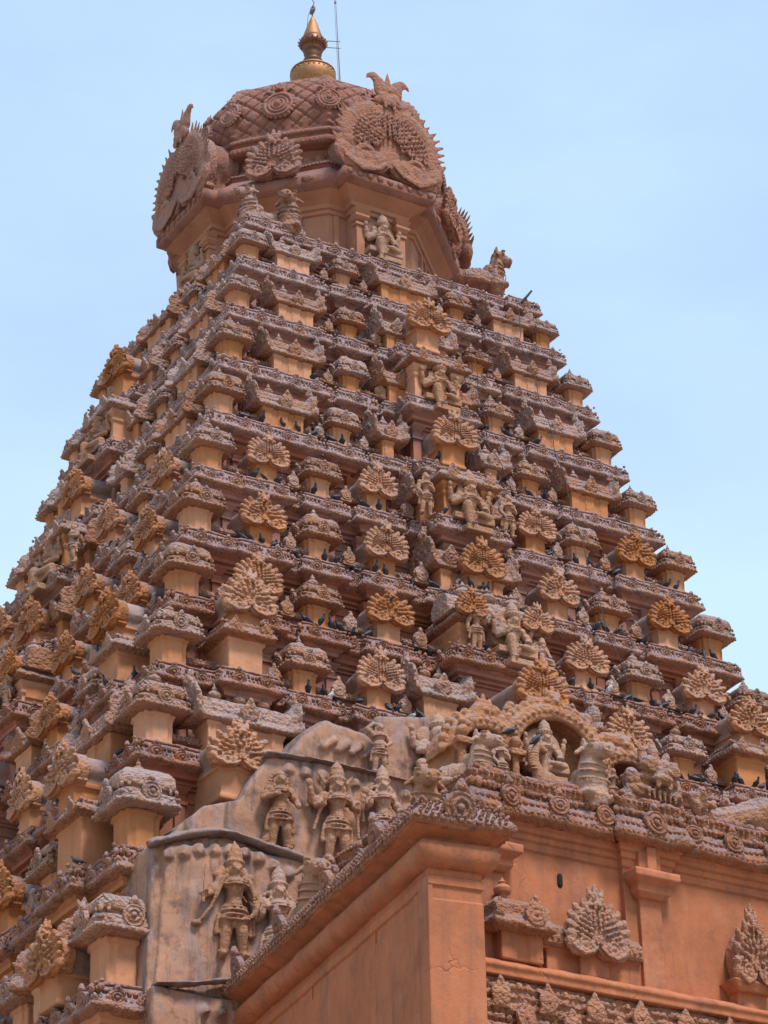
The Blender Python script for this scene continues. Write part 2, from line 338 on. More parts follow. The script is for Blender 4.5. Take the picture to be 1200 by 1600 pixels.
def pier_box(b, hx, hy, h, pil=(0,), pw=.21, cap=True):
    b.box(-hx, hx, -hy, hy, -.05, h)
    for p in pil: b.box(p-pw, p+pw, -hy-.05, hy+.05, -.05, h)
    if hx == hy: b.box(-hx-.05, hx+.05, -pw, pw, -.05, h)
    if cap:
        b.box(-hx-.04, hx+.04, -hy-.04, hy+.04, h-.07, h+.01)
        for p in pil: b.box(p-pw-.04, p+pw+.04, -hy-.09, hy+.09, h-.08, h+.012)
        if hx == hy: b.box(-hx-.09, hx+.09, -pw-.04, pw+.04, h-.079, h+.011)
b = MB(); pier_box(b, .335, .335, .74, pw=.19); G['kpier'] = b.baked('shrine_pier', .026, ((2, .010), (12, .005)))
def kuta_roof(tall=1.0, lat=True):
    b = MB(); z0 = .74
    pf = [(z0, .48), (z0+.02, .62), (z0+.03, .655), (z0+.10, .665), (z0+.115, .62), (z0+.14, .635), (z0+.19, .62), (z0+.205, .59), (z0+.235, .605), (z0+.265, .59), (z0+.275, .53), (z0+.34, .53), (z0+.35, .585), (z0+.38, .60), (z0+.44, .60),
          (z0+.53*tall, .57), (z0+.62*tall, .48), (z0+.68*tall, .34), (z0+.72*tall, .15)]
    pf = dense([(a_, z_) for z_, a_ in pf], .045); b.loft([(z_, a_, a_) for a_, z_ in pf], e=8, seg=112)
    for q in range(4):
        rm = np.array(Matrix.Rotation(q*math.pi/2, 4, 'Z'))
        ms = [mat4((0, -.575, z0+.28), (1, 0, 0), (0, 1, .12), (0, -.12, .85), .40)]
        b.inst(MED, [rm @ m for m in ms])
        bl = []
        for i in range(9):
            x = -.56+i*.14
            bl.append(mat4((x, -.655, z0+.065), (1, 0, 0), (0, 1, 0), (0, 0, 1), .042))
            if abs(x) > .28: bl.append(mat4((x, -.60, z0+.20), (1.3, 0, 0), (0, 1, 0), (0, 0, .8), .05)); bl.append(mat4((x, -.57, z0+.33), (1, 0, 0), (0, 1, 0), (0, 0, 1.2), .045))
        b.inst(BLOB, [rm @ m for m in bl])
        if lat:
            for i in range(-5, 6):
                for d in (-1, 1):
                    x0 = i*.12; p0 = (x0, -.588, z0+.42); p1 = (x0+d*.12, -.575, z0+.52*tall); p2 = (x0*.9+d*.18, -.495, z0+.60*tall)
                    if max(abs(v[0]) for v in (p0, p1)) > .57: continue
                    c = MB(); c.chain([p0, p1, p2], [.016]*3, 5); b.merge(c, rm)
    return b
G['kroof'] = [kuta_roof().mesh('domed_roof', True, ((4, .012), (13, .006))), kuta_roof(1.08, False).mesh('domed_roof_worn', True, ((3, .026), (9, .012))), kuta_roof(.94).mesh('domed_roof_chipped', True, ((5, .018), (11, .008)))]
b = MB(); b.lathe([(.07, -.05), (.11, .03), (.07, .07), (.15, .13), (.165, .20), (.12, .27), (.05, .30), (.075, .34), (.05, .39), (.012, .50)], 18); G['fin'] = b.baked('pot_finial', .014, ((8, .006),))
b = MB(); b.lathe([(.10, -.05), (.12, .03), (.10, .07), (.22, .15), (.25, .26), (.18, .35), (.07, .40), (.12, .45), (.05, .52), (.012, .62)], 18); G['finbig'] = b.baked('big_pot_finial', .018, ((8, .006),))
def sala(Ln, ends=True, med=1):    # oblong shrine with barrel roof; Ln full length
    h = Ln/2; p = MB()
    pier_box(p, h-.28, .28, .72, pil=(0, -(h-.42), h-.42) if Ln > 1.3 else (0,), pw=.15)
    z0 = .72; b = MB()
    def sec(x, s=1.):
        pts = [(-.36, z0), (-.47, z0+.03), (-.48, z0+.11), (-.43, z0+.2), (-.38, z0+.24), (-.40, z0+.34), (-.37, z0+.50), (-.27, z0+.61), (-.1, z0+.67), (.1, z0+.67), (.27, z0+.61), (.40, z0+.4), (.44, z0+.1), (.36, z0)]
        return [(x, y*s, z0+(z-z0)*s) for y, z in pts]
    xs = np.linspace(-h, h, 14); b.rings([sec(x) for x in xs])
    for k in (-1, 1):
        if ends:
            b.rings([sec(k*(h-.16), .9), sec(k*(h-.05), 1.15), sec(k*(h+.07), 1.42), sec(k*(h+.13), 1.36)])
            for i in range(9):
                a = R_(-5+190*i/8); c, s_ = math.cos(a), math.sin(a)
                b.cap((k*(h+.06), .44*c, z0+.32+.44*s_), (k*(h+.12), .62*c, z0+.34+.68*s_), .08, .025, 7)
            q = MB(); kirti(q, (0, 0, 0), .5, horns=True); b.merge(q, np.array(Matrix.Translation((k*(h+.08), -.05, z0+1.02)) @ Matrix.Rotation(k*R_(90), 4, 'Z')))
            for i in range(5):
                a = R_(20+140*i/4); b.ell((k*(h+.14), .25*math.cos(a), z0+.34+.25*math.sin(a)), (.04, .07, .07), seg=6, rg=4)
    cs = {0: (), 1: (0,), 2: (-h*.55, h*.55), 3: (-h*.6, 0, h*.6)}[med]
    b.inst(MED, [mat4((x, -.44, z0+.34), (1, 0, 0), (0, 1, .15), (0, -.15, .9), .46) for x in cs])
    bl = []
    for i in range(int(Ln/.14)):
        x = -h+.1+i*.14; bl.append(mat4((x, -.475, z0+.07), (1, 0, 0), (0, 1, 0), (0, 0, 1), .042)); bl.append(mat4((x+.07, -.40, z0+.27), (1, 0, 0), (0, 1, 0), (0, 0, 1), .05)); bl.append(mat4((x+.03, -.33, z0+.53), (1.2, 0, 0), (0, 1, 0), (0, 0, 1), .05))
    b.inst(BLOB, bl)
    return p.baked('oblong_pier', .03, ((2, .01), (12, .005))), b.baked('barrel_roof', .024, ((4, .024), (13, .012)))
SAL = {}
def get_sala(Ln, ends=True, med=1):
    k = (round(Ln*2)/2, ends, med)
    if k not in SAL: SAL[k] = sala(k[0], ends, med)
    return SAL[k]
b = MB(); b.box(-.36, .36, -.3, .9, -.05, .5); b.box(-.40, .40, -.34, .9, -.05, .03); b.box(-.42, .42, -.36, .9, .42, .5); G['gpier'] = b.baked('gable_pier', .03, ((2, .01), (10, .005)))
# small gablet on the parapet
b = MB(); b.box(-.2, .2, -.06, .12, 0, .1); b.inst(MED, [mat4((0, -.02, .22), (1, 0, 0), (0, 1, 0), (0, 0, 1), .36)]); b.ell((0, 0, .25), (.2, .1, .2)); b.ell((0, -.02, .52), .06)
G['gablet'] = b.baked('gablet', .017, ((9, .012),))

# ------------------------------------------------------------------ ground and tower data
g = MB(); g.add([(-900, -900, 0), (900, -900, 0), (900, 900, 0), (-900, 900, 0)], [(0, 1, 2, 3)])
ob('ground', g.mesh('ground', False), M['sand'])['kind'] = 'structure'
WD = [5.45, 5.96, 6.68, 7.28, 7.98, 8.77, 9.50, 10.25, 11.0, 11.8, 12.64, 13.56, 14.6]
ZL = [53.90, 51.85, 49.44, 47.09, 44.64, 42.17, 39.63, 37.09, 34.54, 31.79, 28.40, 24.46, 20.2]
KS = [.72, .80, .84, .90, .94, 1.0, 1.06, 1.08, 1.12, 1.18, 1.34, 1.46, 1.5]    # corner shrine scale
TOWER = bpy.data.objects.new('temple_tower', None); S.collection.objects.link(TOWER)
tag(TOWER, 'tall stepped ochre and grey stone temple tower crowned by a ribbed dome with gilded finial', 'temple tower')
# face frames: 0 = right face (normal -y), 1 = left face (normal -x); u<0 is towards the near corner
BK = .84      # the tower is a little shallower behind its axis
def fpos(f, u, v, z): return (u, -v, z) if f == 0 else (-v, u*BK if u > 0 else u, z)
FR = [0., -math.pi/2]
def shrine_kuta(f, u, v, z, s, fin=True, pick=0, label=None):
    p = ob('square_shrine', G['kpier'], M['pier'], TOWER, fpos(f, u, v, z), FR[f]+JR.uniform(-.02, .02), (s, s, s*JR.uniform(.96, 1.07)), label)
    ob('domed_roof', G['kroof'][pick % 3], M['roof'], p, (0, 0, 0), JR.choice((0, 1, 2, 3))*math.pi/2+JR.uniform(-.015, .015))
    if fin and JR.random() < .85: ob('pot_finial', G['fin'], M['roof'], p, (0, 0, 1.42), 0, JR.uniform(.75, 1.1))
    return p
def shrine_sala(f, u, v, z, Ln, s, ends=True, med=1, fins=2, label=None, big=False):
    me = get_sala(Ln/s, ends, med)
    p = ob('oblong_shrine', me[0], M['pier'], TOWER, fpos(f, u, v, z), FR[f], s, label)
    ob('barrel_roof', me[1], M['roof'], p)
    for i in range(fins):
        x = (i-(fins-1)/2)*Ln/s*(.32 if fins < 3 else .27)
        ob('pot_finial', G['finbig' if big else 'fin'], M['roof'], p, (x, .05, 1.36))
    return p
JR = random.Random(99)
def gable(f, u, v, z, s, ped=.45, back=1.0, pick=0, label=None, pw=1.):   # v = plane of the carved face, z = foot of the pier
    p = ob('horseshoe_gable', G['face'][(pick if pick != 1 else 4) % 5], M['gable'], TOWER, fpos(f, u, v, z+ped), FR[f]+JR.uniform(-.05, .05), (s*JR.uniform(.95, 1.05)*JR.choice((-1, 1)), s, s*JR.uniform(.84, .97)), label)
    ob('vault', G['vault'], M['vault'], p, (0, .12, 0), 0, (1, back, 1))
    ob('pier', G['gpier'], M['pier'], p, (0, .36, -ped/s-.01), 0, (pw, 1, (ped/s+.12)/.5))
    return p
PAVM = {}
def pavilion(f, u, v, z, hw, h, d, statue=True, label=None):     # v front of eave
    key = (round(hw, 1), round(h, 1), round(d, 1), statue)
    if key not in PAVM:
        hw, h, d, st = key; p = MB(); e = .28
        p.box(-hw+e, hw-e, e+(.35 if st else .0), d, -.5, h)
        if st:
            for k in (-1, 1):
                x = k*(hw-e-.14)
                p.box(x-.13, x+.13, e, d, -.5, h); p.box(x-.19, x+.19, e-.06, d, h-.42, h-.33); p.fr(x-.13, x+.13, e, d, h-.33, x-.24, x+.24, e-.12, d, h-.12); p.box(x-.25, x+.25, e-.13, d, h-.12, h)
            p.box(-hw+e-.1, hw-e+.1, e-.15, d, -.5, -.02)
        else:
            p.box(-hw+e-.08, hw-e+.08, e-.08, d, -.5, .12); p.box(-hw+e-.06, hw-e+.06, e-.06, d, h-.1, h)
        r = MB()
        out_ = lambda o, z_: [(-hw-o, -o, z_), (hw+o, -o, z_), (hw+o, d, z_), (-hw-o, d, z_)]
        r.rings([out_(-.25, h-.05), out_(-.20, h), out_(0, h+.05), out_(.01, h+.15), out_(-.05, h+.24), out_(-.14, h+.30), out_(-.15, h+.44), out_(-.22, h+.46), out_(-.3, h+.5)])
        bl = []
        for i in range(int(2*hw/.15)+1):
            x = -hw+i*.15
            bl += [mat4((x, -.005, h+.09), (1, 0, 0), (0, 1, 0), (0, 0, 1), .045), mat4((x, .14, h+.36), (1, 0, 0), (0, 1, 0), (0, 0, 1), .07)]
        for i in range(int(d/.15)):
            for k in (-1, 1): bl += [mat4((k*hw, i*.15, h+.09), (1, 0, 0), (0, 1, 0), (0, 0, 1), .045), mat4((k*(hw-.14), .15+i*.15, h+.36), (1, 0, 0), (0, 1, 0), (0, 0, 1), .07)]
        r.inst(BLOB, bl)
        r.inst(MED, [mat4((x, .04, h+.24), (1, 0, 0), (0, 1, .2), (0, -.2, 1), .36) for x in (-hw*.6, hw*.6)])
        PAVM[key] = (p.baked('pavilion_body', .035, ((2, .01), (10, .005))), r.baked('pavilion_eave', .026, ((4, .02), (13, .012))))
    me = PAVM[key]
    p = ob('niche_pavilion' if statue else 'pavilion_bay', me[0], M['pier'], TOWER, fpos(f, u, v, z), FR[f], 1, label)
    ob('eave', me[1], M['roof'], p)
    return p
# rows: (kind, u, size, extra)
ROWS = {
 1: [('s', 4.05, 1.75), ('k', 2.15), ('s', 0, 2.3)],
 2: [('s', 4.35, 1.85), ('k', 2.35), ('s', 0, 2.7), ('N', 0)],
 3: [('s', 4.8, 1.95), ('k', 2.65), ('s', 0, 3.1), ('P', 0)],
 4: [('s', 5.5, 2.1), ('k', 3.4), ('s', 1.85, 1.15), ('N', 0)],
 5: [('n', 6.5), ('k', 4.6), ('n', 2.8), ('s', 0, 3.2), ('P', 0)],
 6: [('n', 7.05), ('k', 5.05), ('n', 3.0), ('s', 0, 3.0), ('N', 0)],
 7: [('n', 7.6), ('k', 5.5), ('n', 3.35), ('S', 0)],
 8: [('B', 8.43), ('k', 6.35), ('n', 4.15), ('s', 2.15, 1.5), ('N8', 0)],
 9: [('s3', 8.7, 2.7), ('n9', 9.5), ('k', 6.6), ('n', 4.3)],
 10: [('B10', 9.9), ('k', 7.5), ('n', 5.0), ('k', 2.8)],
 11: [('s', 10.2, 2.4), ('n11', 11.3), ('k', 8.0), ('n', 5.4)],
}
def bays(i):        # projecting bays of ledge i as (centre, half width, projection) for one face
    w = WD[i]; k = KS[i]; L_ = [(-w+.68*k, .76*k, .0), (w-.68*k, .76*k, .0)]
    for it in ROWS.get(i, []):
        t, u = it[0], it[1]
        hw, pr = dict(k=(.62*k, .0), n=(.7*k, .05), s=((it[2] if len(it) > 2 else 2)/2+.05, .02), s3=(1.3, .02), N=(1.0, .5), P=(1.15, .78), S=(1.75, .85), N8=(1.0, 1.45), B=(.85, .45), B10=(.95, .4), n9=(.5, .0), n11=(.5, 0)).get(t)
        for sg in ((-1, 1) if u else (1,)): L_.append((sg*u, hw, pr))
    return L_
def outline(i):     # closed rectilinear outline of ledge i, recessed between bays
    w = WD[i]; rec = -.26; B = bays(i); xs = sorted(set([-w, w, 0.]+[round(c-h, 3) for c, h, p in B if abs(c-h) < w]+[round(c+h, 3) for c, h, p in B if abs(c+h) < w]))
    side = []
    for a, c in zip(xs[:-1], xs[1:]):
        m = (a+c)/2; pr = [p for (cc, h, p) in B if abs(m-cc) < h]; pr = max(pr) if pr else rec
        if c-a < .28 and side and not pr == max([0]): pr = max(side[-1][2], pr)
        if side and abs(side[-1][2]-pr) < .04: side[-1] = (side[-1][0], c, side[-1][2])
        else: side.append((a, c, pr))
    side[0] = (-w, side[0][1], 0.); side[-1] = (side[-1][0], w, 0.)
    pts = []
    for (a, c, p) in side: pts += [(a, p), (c, p)]
    pts = pts[:-1]; P = []
    for q in range(4):
        for (u, p) in pts:
            x, y = u, -(w+p)
            for _ in range(q): x, y = -y, x
            P.append((x, y))
    ch = True
    while ch:          # drop doubled and collinear points
        ch = False
        for k in range(len(P)):
            a, b_, c = P[k-1], P[k], P[(k+1) % len(P)]
            if (abs(a[0]-b_[0]) < .02 and abs(b_[0]-c[0]) < .02) or (abs(a[1]-b_[1]) < .02 and abs(b_[1]-c[1]) < .02): P.pop(k); ch = True; break
    return [(x, y*BK if y > 0 else y) for x, y in P]       # counter-clockwise
def sweep(P, prof, z0, step=.16, close=True):
    P = np.array(P); n = len(P); nxt = np.roll(P, -1, 0); e = nxt-P; Ln = np.linalg.norm(e, axis=1); e = e/Ln[:, None]
    nr = np.stack([e[:, 1], -e[:, 0]], 1); prv = np.roll(nr, 1, 0)
    mit = nr+prv; mit = mit/np.maximum(.3, (mit*nr).sum(1))[:, None]
    pts = []; ms = []
    for k in range(n):
        pts.append(P[k]); ms.append(mit[k]); m = int(Ln[k]/step)
        if k == n-1 and not close: break
        for j in range(1, m): pts.append(P[k]+e[k]*Ln[k]*j/m); 
        for j in range(1, m): ms.append(mit[k]*(1-j/m)+mit[(k+1) % n]*(j/m) if False else nr[k])
    pts = np.array(pts); ms = np.array(ms); R = []
    for o, z in prof: R.append(np.concatenate([pts+ms*o, np.full((len(pts), 1), z0+z)], 1))
    b = MB(); b.rings(R, caps=False)
    return b, P, e, Ln, nr
def side_orn(b, P, e, Ln, nr, z0, k=1., vis=lambda p, n: True):
    bl = []; md = []; lf = []
    for i in range(len(P)):
        n2 = nr[i]; mid = P[i]+e[i]*Ln[i]/2
        if not vis(mid, n2): continue
        x = np.array([e[i][0], e[i][1], 0]); y = np.array([-n2[0], -n2[1], 0]); up = np.array([0, 0, 1.])
        def at(s, o, z): return (P[i][0]+e[i][0]*s+n2[0]*o, P[i][1]+e[i][1]*s+n2[1]*o, z0+z)
        a = -.2*k if Ln[i] > .35 else 0.; s = a+.06; end = Ln[i]-a-.04
        while s < end:
            bl.append(mat4(at(s, .145*k, -.51*k), x, y, up, .046*k))
            if RNG.rand() < .9: bl.append(mat4(at(s+.05, .01, -.17*k), x, y, up*RNG.uniform(.8, 1.5), RNG.uniform(.05, .075)*k))
            if RNG.rand() < .6: bl.append(mat4(at(s, -.03, -.03*k), x*1.1, y, up, RNG.uniform(.03, .05)*k))
            lf.append(mat4(at(s+.03, .10*k, -.38*k), x, y+up*.5, up-y*.5, .075*k))
            s += .125*k
        nm = max(1, int(Ln[i]/(.62*k))) if Ln[i] > .45 else 0
        for j in range(nm):
            if RNG.rand() < .12 and nm > 2: continue
            md.append(mat4(at(Ln[i]*(j+.5)/nm, .08*k, -.33*k), x, y+up*.25, (up-y*.25)*.85, RNG.uniform(.34, .44)*k))
    b.inst(BLOB, bl); b.inst(LEAF, lf); b.inst(MED, md)
VIS = lambda p, n: (n[1] < -.5 and p[1] < 0) or (n[0] < -.5 and p[0] < 0) or (n[0] > .5 and p[1] < -4) or (n[1] > .5 and p[0] < -4)
for i in range(0, 12):
    w = WD[i]; zt = ZL[i]; zb = ZL[i+1] if i < 11 else 18.; k = 1.0 if i < 9 else (1.08 if i == 9 else 1.3)
    P = outline(i)
    pw = dense([(-.46, zb-zt-.15), (-.46, -1.28*k), (-.41, -1.26*k), (-.41, -1.16*k), (-.46, -1.14*k), (-.46, -.98*k), (-.38, -.96*k), (-.38, -.90*k), (-.28, -.88*k), (-.28, -.80*k), (-.15, -.77*k), (-.13, -.68*k), (-.0, -.60*k)], .25)
    bw, *_ = sweep(P, pw, zt, .3)
    for f in (0, 1):       # pilasters with bracket capitals on the tier wall
        for (c, h, p) in bays(i):
            for dx in ((-h*.62, h*.62) if h > .5 else (0,)):
                x0, x1 = c+dx-.14, c+dx+.14
                if f == 1 and c+dx > 0: x0, x1 = x0*BK, x1*BK
                v0 = w+p-.46; q = MB()
                q.box(x0, x1, -(v0+.09), -(v0-.1), zb-.1, zt-1.0*k); q.box(x0-.05, x1+.05, -(v0+.14), -(v0-.1), zt-1.36*k, zt-1.28*k)
                q.fr(x0, x1, -(v0+.1), -(v0-.1), zt-1.1*k, x0-.1, x1+.1, -(v0+.26), -(v0-.1), zt-.93*k)
                bw.merge(q, None if f == 0 else np.array([[0, 1, 0, 0], [1, 0, 0, 0], [0, 0, 1, 0], [0, 0, 0, 1.]]))
    ob('tier_wall', bw.mesh('tier_wall', False, ((1.5, .012), (7, .006)), fixn=True), M['wall'] if i < 10 else M['pier'], TOWER)
    pc = dense([(-.05, -.63*k), (.13*k, -.57*k), (.165*k, -.545*k), (.165*k, -.48*k), (.14*k, -.41*k), (.09*k, -.34*k), (.05*k, -.29*k), (.0, -.25*k), (.0, -.09*k), (-.07, -.07*k), (-.02, -.06*k), (.0, -.045*k), (.0, -.0), (-.05, .005), (-.3, -.004)]) + [(-.5, -.03)]
    bc, P_, e_, Ln_, nr_ = sweep(P, pc, zt, .11)
    side_orn(bc, P_, e_, Ln_, nr_, zt, k, VIS)
    ob('cornice', bc.mesh('cornice', True, ((3.0, .03), (11, .006))), M['carved'], TOWER)
    # parapet strip linking the shrines on this ledge, with gablets
    if i > 0:
        for f in (0, 1):
            if f == 0 and i > 9: continue
            q = MB(); v = w-.50*KS[i]; a0, a1 = -w+.9, w-.9; kk = KS[i]
            if f == 1: a1 *= BK
            q.box(a0, a1, -(v), -(v-.35), zt-.02, zt+.26*kk)
            q.box(a0, a1, -(v+.16), -(v-.35), zt+.26*kk, zt+.31*kk); q.fr(a0, a1, -(v+.18), -(v-.3), zt+.31*kk, a0, a1, -(v+.04), -(v-.3), zt+.46*kk)
            if f == 0: b2 = q
            else: b2 = MB(); b2.merge(q, np.array([[0, 1, 0, 0], [1, 0, 0, 0], [0, 0, 1, 0], [0, 0, 0, 1.]]))
            bl = []
            s_ = a0
            while s_ < a1:
                for (dv, dz, r) in ((.17, .31, .05), (.10, .40, .055)):
                    pp = fpos(f, s_+RNG.uniform(-.02, .02), v+dv, zt+dz*kk); bl.append(mat4(pp, (1, 0, 0), (0, 1, 0), (0, 0, 1), r*RNG.uniform(.8, 1.2)))
                s_ += .13
            b2.inst(BLOB, bl)
            par = ob('parapet', b2.mesh('parapet', False, ((4, .015),), fixn=True), M['carved'], TOWER)
            us = sorted([c for c, h, p in bays(i)]); hs = {c: h for c, h, p in bays(i)}
            for c0, c1 in zip(us[:-1], us[1:]):
                gap = (c1-hs[c1])-(c0+hs[c0])
                if gap > .25: ob('gablet', G['gablet'], M['roof'], par, fpos(f, ((c0+hs[c0])+(c1-hs[c1]))/2, v+.2, zt+.20*kk), FR[f], min(1.2, .75+gap*.4)*kk)
# solid cores
core = MB()
for i in range(12):
    h_ = WD[i]-.60; core.box(-h_, h_, -h_, h_*BK, ZL[i]-.45, ZL[i]-.02); h_ = WD[i]-1.1; core.box(-h_, h_, -h_, h_*BK-.3, (ZL[i+1] if i < 11 else 0)-.5, ZL[i]-.4)
    for f in (0, 1):
        for c, hw, p in bays(i):
            if p > .3:
                a_, b_ = fpos(f, c-hw+.3, WD[i]-1., 0), fpos(f, c+hw-.3, WD[i]+p-.3, 0)
                core.box(min(a_[0], b_[0]), max(a_[0], b_[0]), min(a_[1], b_[1]), max(a_[1], b_[1]), ZL[i]-.6, ZL[i]-.01)
core.box(-14.2, 14.2, -14.2, 14.2, -.2, 19.5)
ob('tower_core', core.mesh('tower_core', False), M['wall'], TOWER)
# shrines
cnt = 0
for i in range(1, 12):
    w, z, k = WD[i], ZL[i], KS[i]; v = w-.58*k; zk = 1.12 if i > 9 else 1.
    ob_ = shrine_kuta(0, -v, v, z, k, pick=i); ob_.scale.z *= zk
    shrine_kuta(0, v, v, z, k, pick=i+1)
    if i < 9: shrine_kuta(0, -v, -(v*BK), z, k, pick=i+2)
    for f in (0, 1):
        for it in ROWS[i]:
            t, u = it[0], it[1]
            if f == 0 and i > 9: continue
            for sg in ((-1, 1) if u else (1,)):
                cnt += 1; uu = u*sg
                if f == 0 and i == 9 and (sg > 0 or t in ('k', 'n')) and uu < 3: continue
                if t == 'k': shrine_kuta(f, uu, v-.02, z, k*.95, pick=cnt)
                elif t == 's': shrine_sala(f, uu, w-.42*k, z-.06, it[2], k*(1.0 if u else 1.05), med=1 if it[2] < 2.6 else 3, fins=2 if it[2] > 1.4 else 1)
                elif t == 's3': shrine_sala(f, uu+sg*.0, w-.45, z+.1, it[2], 1.15, med=1, fins=3)
                elif t == 'n': gable(f, uu, w-.02, z, .96*k, ped=.52*k, pick=cnt)
                elif t == 'N': gable(f, 0, w+(.70 if i != 6 else .45), z-.15, 1.08, ped=.66 if i > 2 else .75, back=1.3, pick=1)
                elif t == 'N8': gable(f, 0, w+1.75, z-.3, 1.2, ped=.62, back=1.9, pick=1)
                elif t == 'n9': gable(f, uu*1.0, w+1.05, z-1.75, 1.25, ped=.92, back=1.4, pick=2)
                elif t == 'n11': gable(f, uu, w+.35, z-.1, 1.3, ped=.7, back=1., pick=0)
                elif t == 'P': pavilion(f, 0, w+.80, z-.12, 1.1, 1.42, 1.9)
                elif t == 'B':
                    pavilion(f, uu, w+.45, z-.05, .80, 1.05, 1.8, statue=False); gable(f, uu, w+.30, z+1.35, 1.12, ped=.42, back=1.2, pick=2)
                elif t == 'B10': pavilion(f, uu, w+.45, z-.05, 1.0, 1.5, 1.8, statue=False)
                elif t == 'S':
                    pavilion(f, 0, w+.72, z-.10, 1.55, .98, 1.9)
                    q = shrine_sala(f, 0, w-.02, z+.38, 3.1, 1.12, ends=False, med=0, fins=3, big=True)
                    for sx_ in (-1, 1):
                        ob('horseshoe_gable', G['face'][0], M['gable'], TOWER, fpos(f, sx_*1.12, w+.82, z+1.02), FR[f], .72)

# ------------------------------------------------------------------ drum, dome, finial
Q4 = lambda P: [(x*c-y*s_, x*s_+y*c) for c, s_ in ((1, 0), (0, 1), (-1, 0), (0, -1)) for x, y in P]
dr = Q4([(-.95, -4.4), (.95, -4.4), (.95, -3.9), (1.615, -3.9), (3.9, -1.615), (3.9, -.95)])
b, *_ = sweep(dr, dense([(0, 51.8), (0, 52.6), (.08, 52.65), (.08, 52.9), (0, 52.95), (0, 56.05), (.08, 56.08), (.08, 56.22), (.16, 56.25), (.18, 56.4), (.34, 56.52), (.62, 56.7)], .3), 0, .3)
for q in range(4):
    rm = np.array(Matrix.Rotation(q*math.pi/2, 4, 'Z'))
    p = MB()
    for x in (-.78, .78):
        p.box(x-.15, x+.15, -4.56, -4.3, 52.9, 56.1); p.box(x-.2, x+.2, -4.62, -4.3, 55.5, 55.6); p.fr(x-.18, x+.18, -4.60, -4.3, 55.68, x-.27, x+.27, -4.72, -4.3, 55.8); p.box(x-.27, x+.27, -4.72, -4.3, 55.8, 55.88); p.fr(x-.17, x+.17, -4.6, -4.3, 55.88, x-.3, x+.3, -4.76, -4.3, 56.1)
    for x in (-1.35, 1.35): p.box(x-.09, x+.09, -3.98, -3.8, 52.9, 56.05)
    for x in (-.6, 0, .6):
        pr = MB(); pr.box(x-.1, x+.1, -4.0, -3.8, 52.9, 56.05); p.merge(pr, np.array(Matrix.Rotation(math.pi/4, 4, 'Z')))
    b.merge(p, rm)
for a_ in (-1, 1, 3):
    p = MB(); p.torus((0, -3.93, 54.1), .95, .07, 'y', 24, 6, 0, math.pi); p.torus((0, -3.95, 54.1), .72, .06, 'y', 24, 6, 0, math.pi)
    b.merge(p, np.array(Matrix.Rotation(a_*math.pi/4, 4, 'Z')))
ob('dome_drum', b.mesh('dome_drum', False, ((2, .012),), fixn=True), M['drum'], TOWER)
b, P, e, Ln, nr = sweep(dr, dense([(.55, 56.68), (.80, 56.86), (.83, 56.92), (.83, 57.2), (.76, 57.24), (.70, 57.32), (.52, 57.48), (.34, 57.66), (.2, 57.82), (.14, 57.9), (.2, 57.95), (.2, 58.1), (.08, 58.13), (0, 58.15), (-.6, 58.17)], .12), 0, .15)
bl = []
for i in range(len(P)):
    n2 = nr[i]; L2 = Ln[i]; x = (e[i][0], e[i][1], 0); y = (-n2[0], -n2[1], 0)
    def at(s, o, z): return (P[i][0]+e[i][0]*s+n2[0]*o, P[i][1]+e[i][1]*s+n2[1]*o, z)
    dist = abs((P[i]+e[i]*L2/2) @ n2)
    if dist > 4.3:
        for j in range(9): bl.append(mat4(at(-.6+(L2+1.2)*j/8, .84, 57.07), x, np.array(y)*.5, (0, 0, 1), .125))
    elif L2 > 1.5:
        for s_ in (.15, .85): bl.append(mat4(at(L2*s_, .84, 57.07), np.array(x)*1.5, np.array(y)*.35, (0, 0, 1), .16))
    for s_ in np.arange(-.1, L2+.1, .13):
        bl.append(mat4(at(s_, .21, 58.03), x, y, (0, 0, 1), .07))
b.inst(BLOB, bl); ob('drum_cornice', b.mesh('drum_cornice', True, ((2.5, .02),)), M['dome'], TOWER)
def octr(A, m_=160, rnd=.35):
    a = np.linspace(0, 2*np.pi, m_, endpoint=False); t = (a+np.pi/8) % (np.pi/4)-np.pi/8
    r = A/np.cos(t)*(1-rnd)+A*1.03*rnd
    return r*np.cos(a), r*np.sin(a), a
b = MB(); R = []
for A, z in dense([(3.7, 58.1), (3.7, 58.3), (3.78, 58.34), (3.78, 58.45), (3.62, 58.5), (3.58, 58.65), (3.75, 58.85), (3.9, 58.95)], .12):
    x, y, a = octr(A); R.append(np.stack([x, y, np.full(len(a), z)], 1))
b.rings(R, caps=False)
for j in range(56):       # lotus petals round the neck
    a = j*2*np.pi/56; t = (a+np.pi/8) % (np.pi/4)-np.pi/8; r = 3.60/math.cos(t)
    b.ell((r*math.cos(a), r*math.sin(a), 58.62), (.09, .2, .24), rot=(0, 0, a), seg=8, rg=6)
ob('dome_neck', b.mesh('dome_neck', True, ((3, .02),)), M['drum'], TOWER)
prof = [(3.914, 58.85), (4.141, 58.892), (4.223, 58.975), (4.223, 59.13), (4.12, 59.182), (4.141, 59.286), (4.244, 59.338), (4.244, 59.473), (4.14, 59.514), (4.181, 59.597), (4.306, 60.117), (4.326, 60.636), (4.264, 61.051), (4.14, 61.466), (3.892, 61.798), (3.519, 62.11), (3.053, 62.4), (2.484, 62.733), (1.656, 63.179), (1.139, 63.459), (0.931, 63.594), (0.621, 63.75)]
dp = dense(prof, .05); R = []; s_acc = 0; last = dp[0]; m_ = 620
